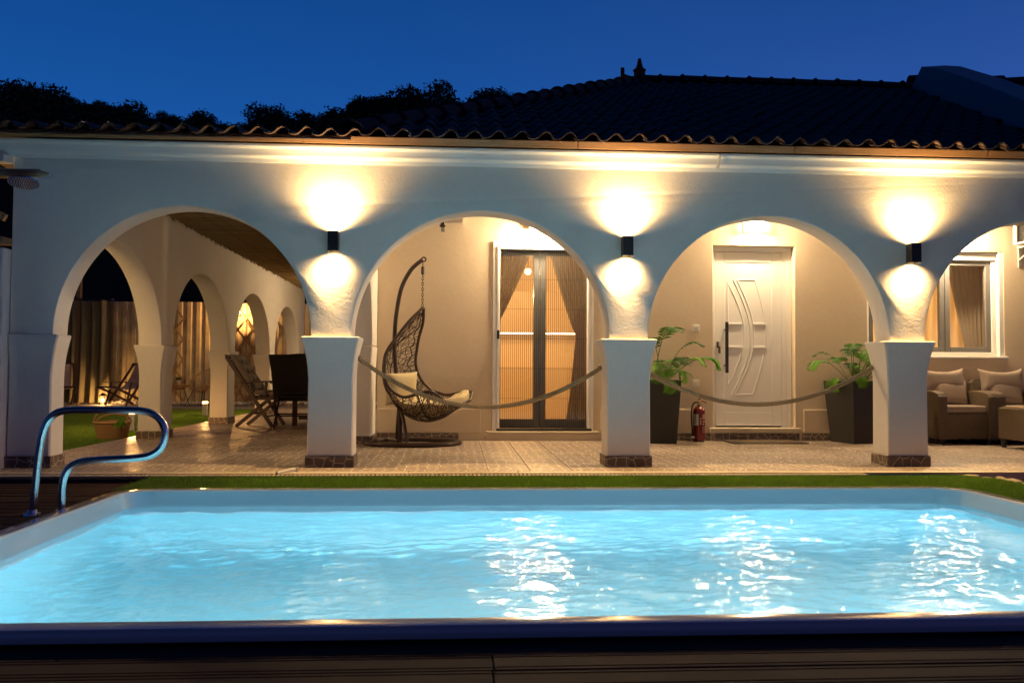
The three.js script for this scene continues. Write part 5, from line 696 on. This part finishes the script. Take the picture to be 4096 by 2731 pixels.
// ------------------------------------------------------------------ trees on the hillside
const treeKinds = [0, 1, 2].map((k) => {
  const blobs = []; for (let i = 0; i < 16; i++) { const a = rnd() * 6.28, r = rr(0, 1.1), y = rr(1.6, 4.2); blobs.push([r * Math.cos(a) * (1 - (y - 2.2) / 5), y, r * Math.sin(a) * (1 - (y - 2.2) / 5), rr(0.45, 0.85)]); } blobs.push([rr(-0.2, 0.2), 4.5, 0, 0.4]);
  const pos = [], nor = []; const n = 9500;
  for (let i = 0; i < n; i++) { const b = blobs[Math.floor(rnd() * blobs.length)], th = rnd() * 6.2832, c = rr(-1, 1), rad = b[3] * Math.pow(rnd(), 0.42) * rr(0.85, 1.2), s = Math.sqrt(1 - c * c), p = V3(b[0] + rad * s * Math.cos(th), b[1] + rad * c, b[2] + rad * s * Math.sin(th)), L = rr(0.035, 0.085), d = V3(rr(-1, 1), rr(-0.6, 1), rr(-1, 1)).normalize(), e = V3(rr(-1, 1), rr(-1, 1), rr(-1, 1)).cross(d).normalize().multiplyScalar(L * 0.42), q = p.clone().addScaledVector(d, L), r = p.clone().addScaledVector(d, -L); const P = [r, p.clone().add(e), q, r, q, p.clone().sub(e)]; for (const v of P) pos.push(v.x, v.y, v.z); }
  const g = new THREE.BufferGeometry(); g.setAttribute('position', new THREE.Float32BufferAttribute(pos, 3)); g.computeVertexNormals(); g.setAttribute('uv', new THREE.BufferAttribute(new Float32Array(pos.length / 3 * 2), 2)); g.userData.uvDone = true;
  const trunk = M([new THREE.TubeGeometry(new THREE.CatmullRomCurve3([V3(0, -1.2, 0), V3(0.05, 0.8, 0.03), V3(-0.05, 2.2, 0), V3(0.02, 3.8, 0)]), 14, 0.11, 7), ...blobs.slice(0, 8).map((b) => tube([[0, rr(0.9, 2), 0], [b[0] * 0.5, b[1] - 0.6, b[2] * 0.5], [b[0], b[1], b[2]]], 0.035, 8, 5))]);
  return [g, trunk];
});
const skyline = [[-17.6, 10.9, 1.6], [-15.4, 11.05, 1.5], [-14.1, 10.95, 1.35], [-12.75, 10.6, 1.35], [-11.4, 10.3, 1.25], [-10.2, 10.1, 1.1], [-9.2, 10.0, 0.95], [-8.2, 9.7, 0.85], [-7.0, 10.45, 1.05], [-5.8, 10.45, 1.0], [-4.8, 10.25, 0.95], [-3.6, 11.1, 1.2], [-1.9, 11.3, 1.3], [-0.65, 11.1, 1.15], [0.76, 11.15, 1.15], [1.8, 11.2, 1.1], [3.1, 11.1, 1.1]], treeSpots = [];
skyline.forEach((s, i) => { treeSpots.push(s); const n = skyline[i + 1]; if (n) treeSpots.push([(s[0] + n[0]) / 2, Math.min(s[1], n[1]) - 0.25, (s[2] + n[2]) / 2 * 0.95]); });
const ORD = 'leftmost,second,third,fourth,fifth,sixth,seventh,eighth,ninth,tenth,eleventh,twelfth,thirteenth,fourteenth,fifteenth,sixteenth,seventeenth,eighteenth,nineteenth,twentieth,twenty first,twenty second,twenty third,twenty fourth,twenty fifth,twenty sixth,twenty seventh,twenty eighth,twenty ninth,thirtieth,thirty first,thirty second,thirty third'.split(',');
treeSpots.forEach(([x, top, s], i) => { const t = thing('tree', ORD[i] + (i ? ' tree from the left' : ' tree') + ' along the dark skyline behind the house', 'tree', 'dark trees on the hillside', [x, top - 4.95 * s, -24 + rr(-1, 1)], rnd() * 6), [c, k] = treeKinds[i % 3]; t.scale.set(s * 1.2, s, s * 1.2); part(t, 'crown', c, m.treeLeaf); part(t, 'trunk', k, m.bark); });
{ // the scrub that closes the skyline between them, too far to count
  const n = 260, im = shade(new THREE.InstancedMesh(treeKinds[1][0], m.treeLeaf, n)), o = new THREE.Object3D(); im.name = 'hillside_scrub'; tag(im, 'dark scrub covering the hillside between the trees', 'scrub', null, 'stuff');
  for (let i = 0; i < n; i++) { const x = -34 + 42 * (i + rnd()) / n, s = rr(0.3, 0.5); o.position.set(x, ridge(x) + rr(0.75, 1.15) - 5.1 * s, -25.2 + rr(-0.6, 0.6)); o.rotation.y = rnd() * 6; o.scale.set(s * 1.5, s, s * 1.5); o.updateMatrix(); im.setMatrixAt(i, o.matrix); }
  scene.add(im);
}
renderer.render(scene, camera);
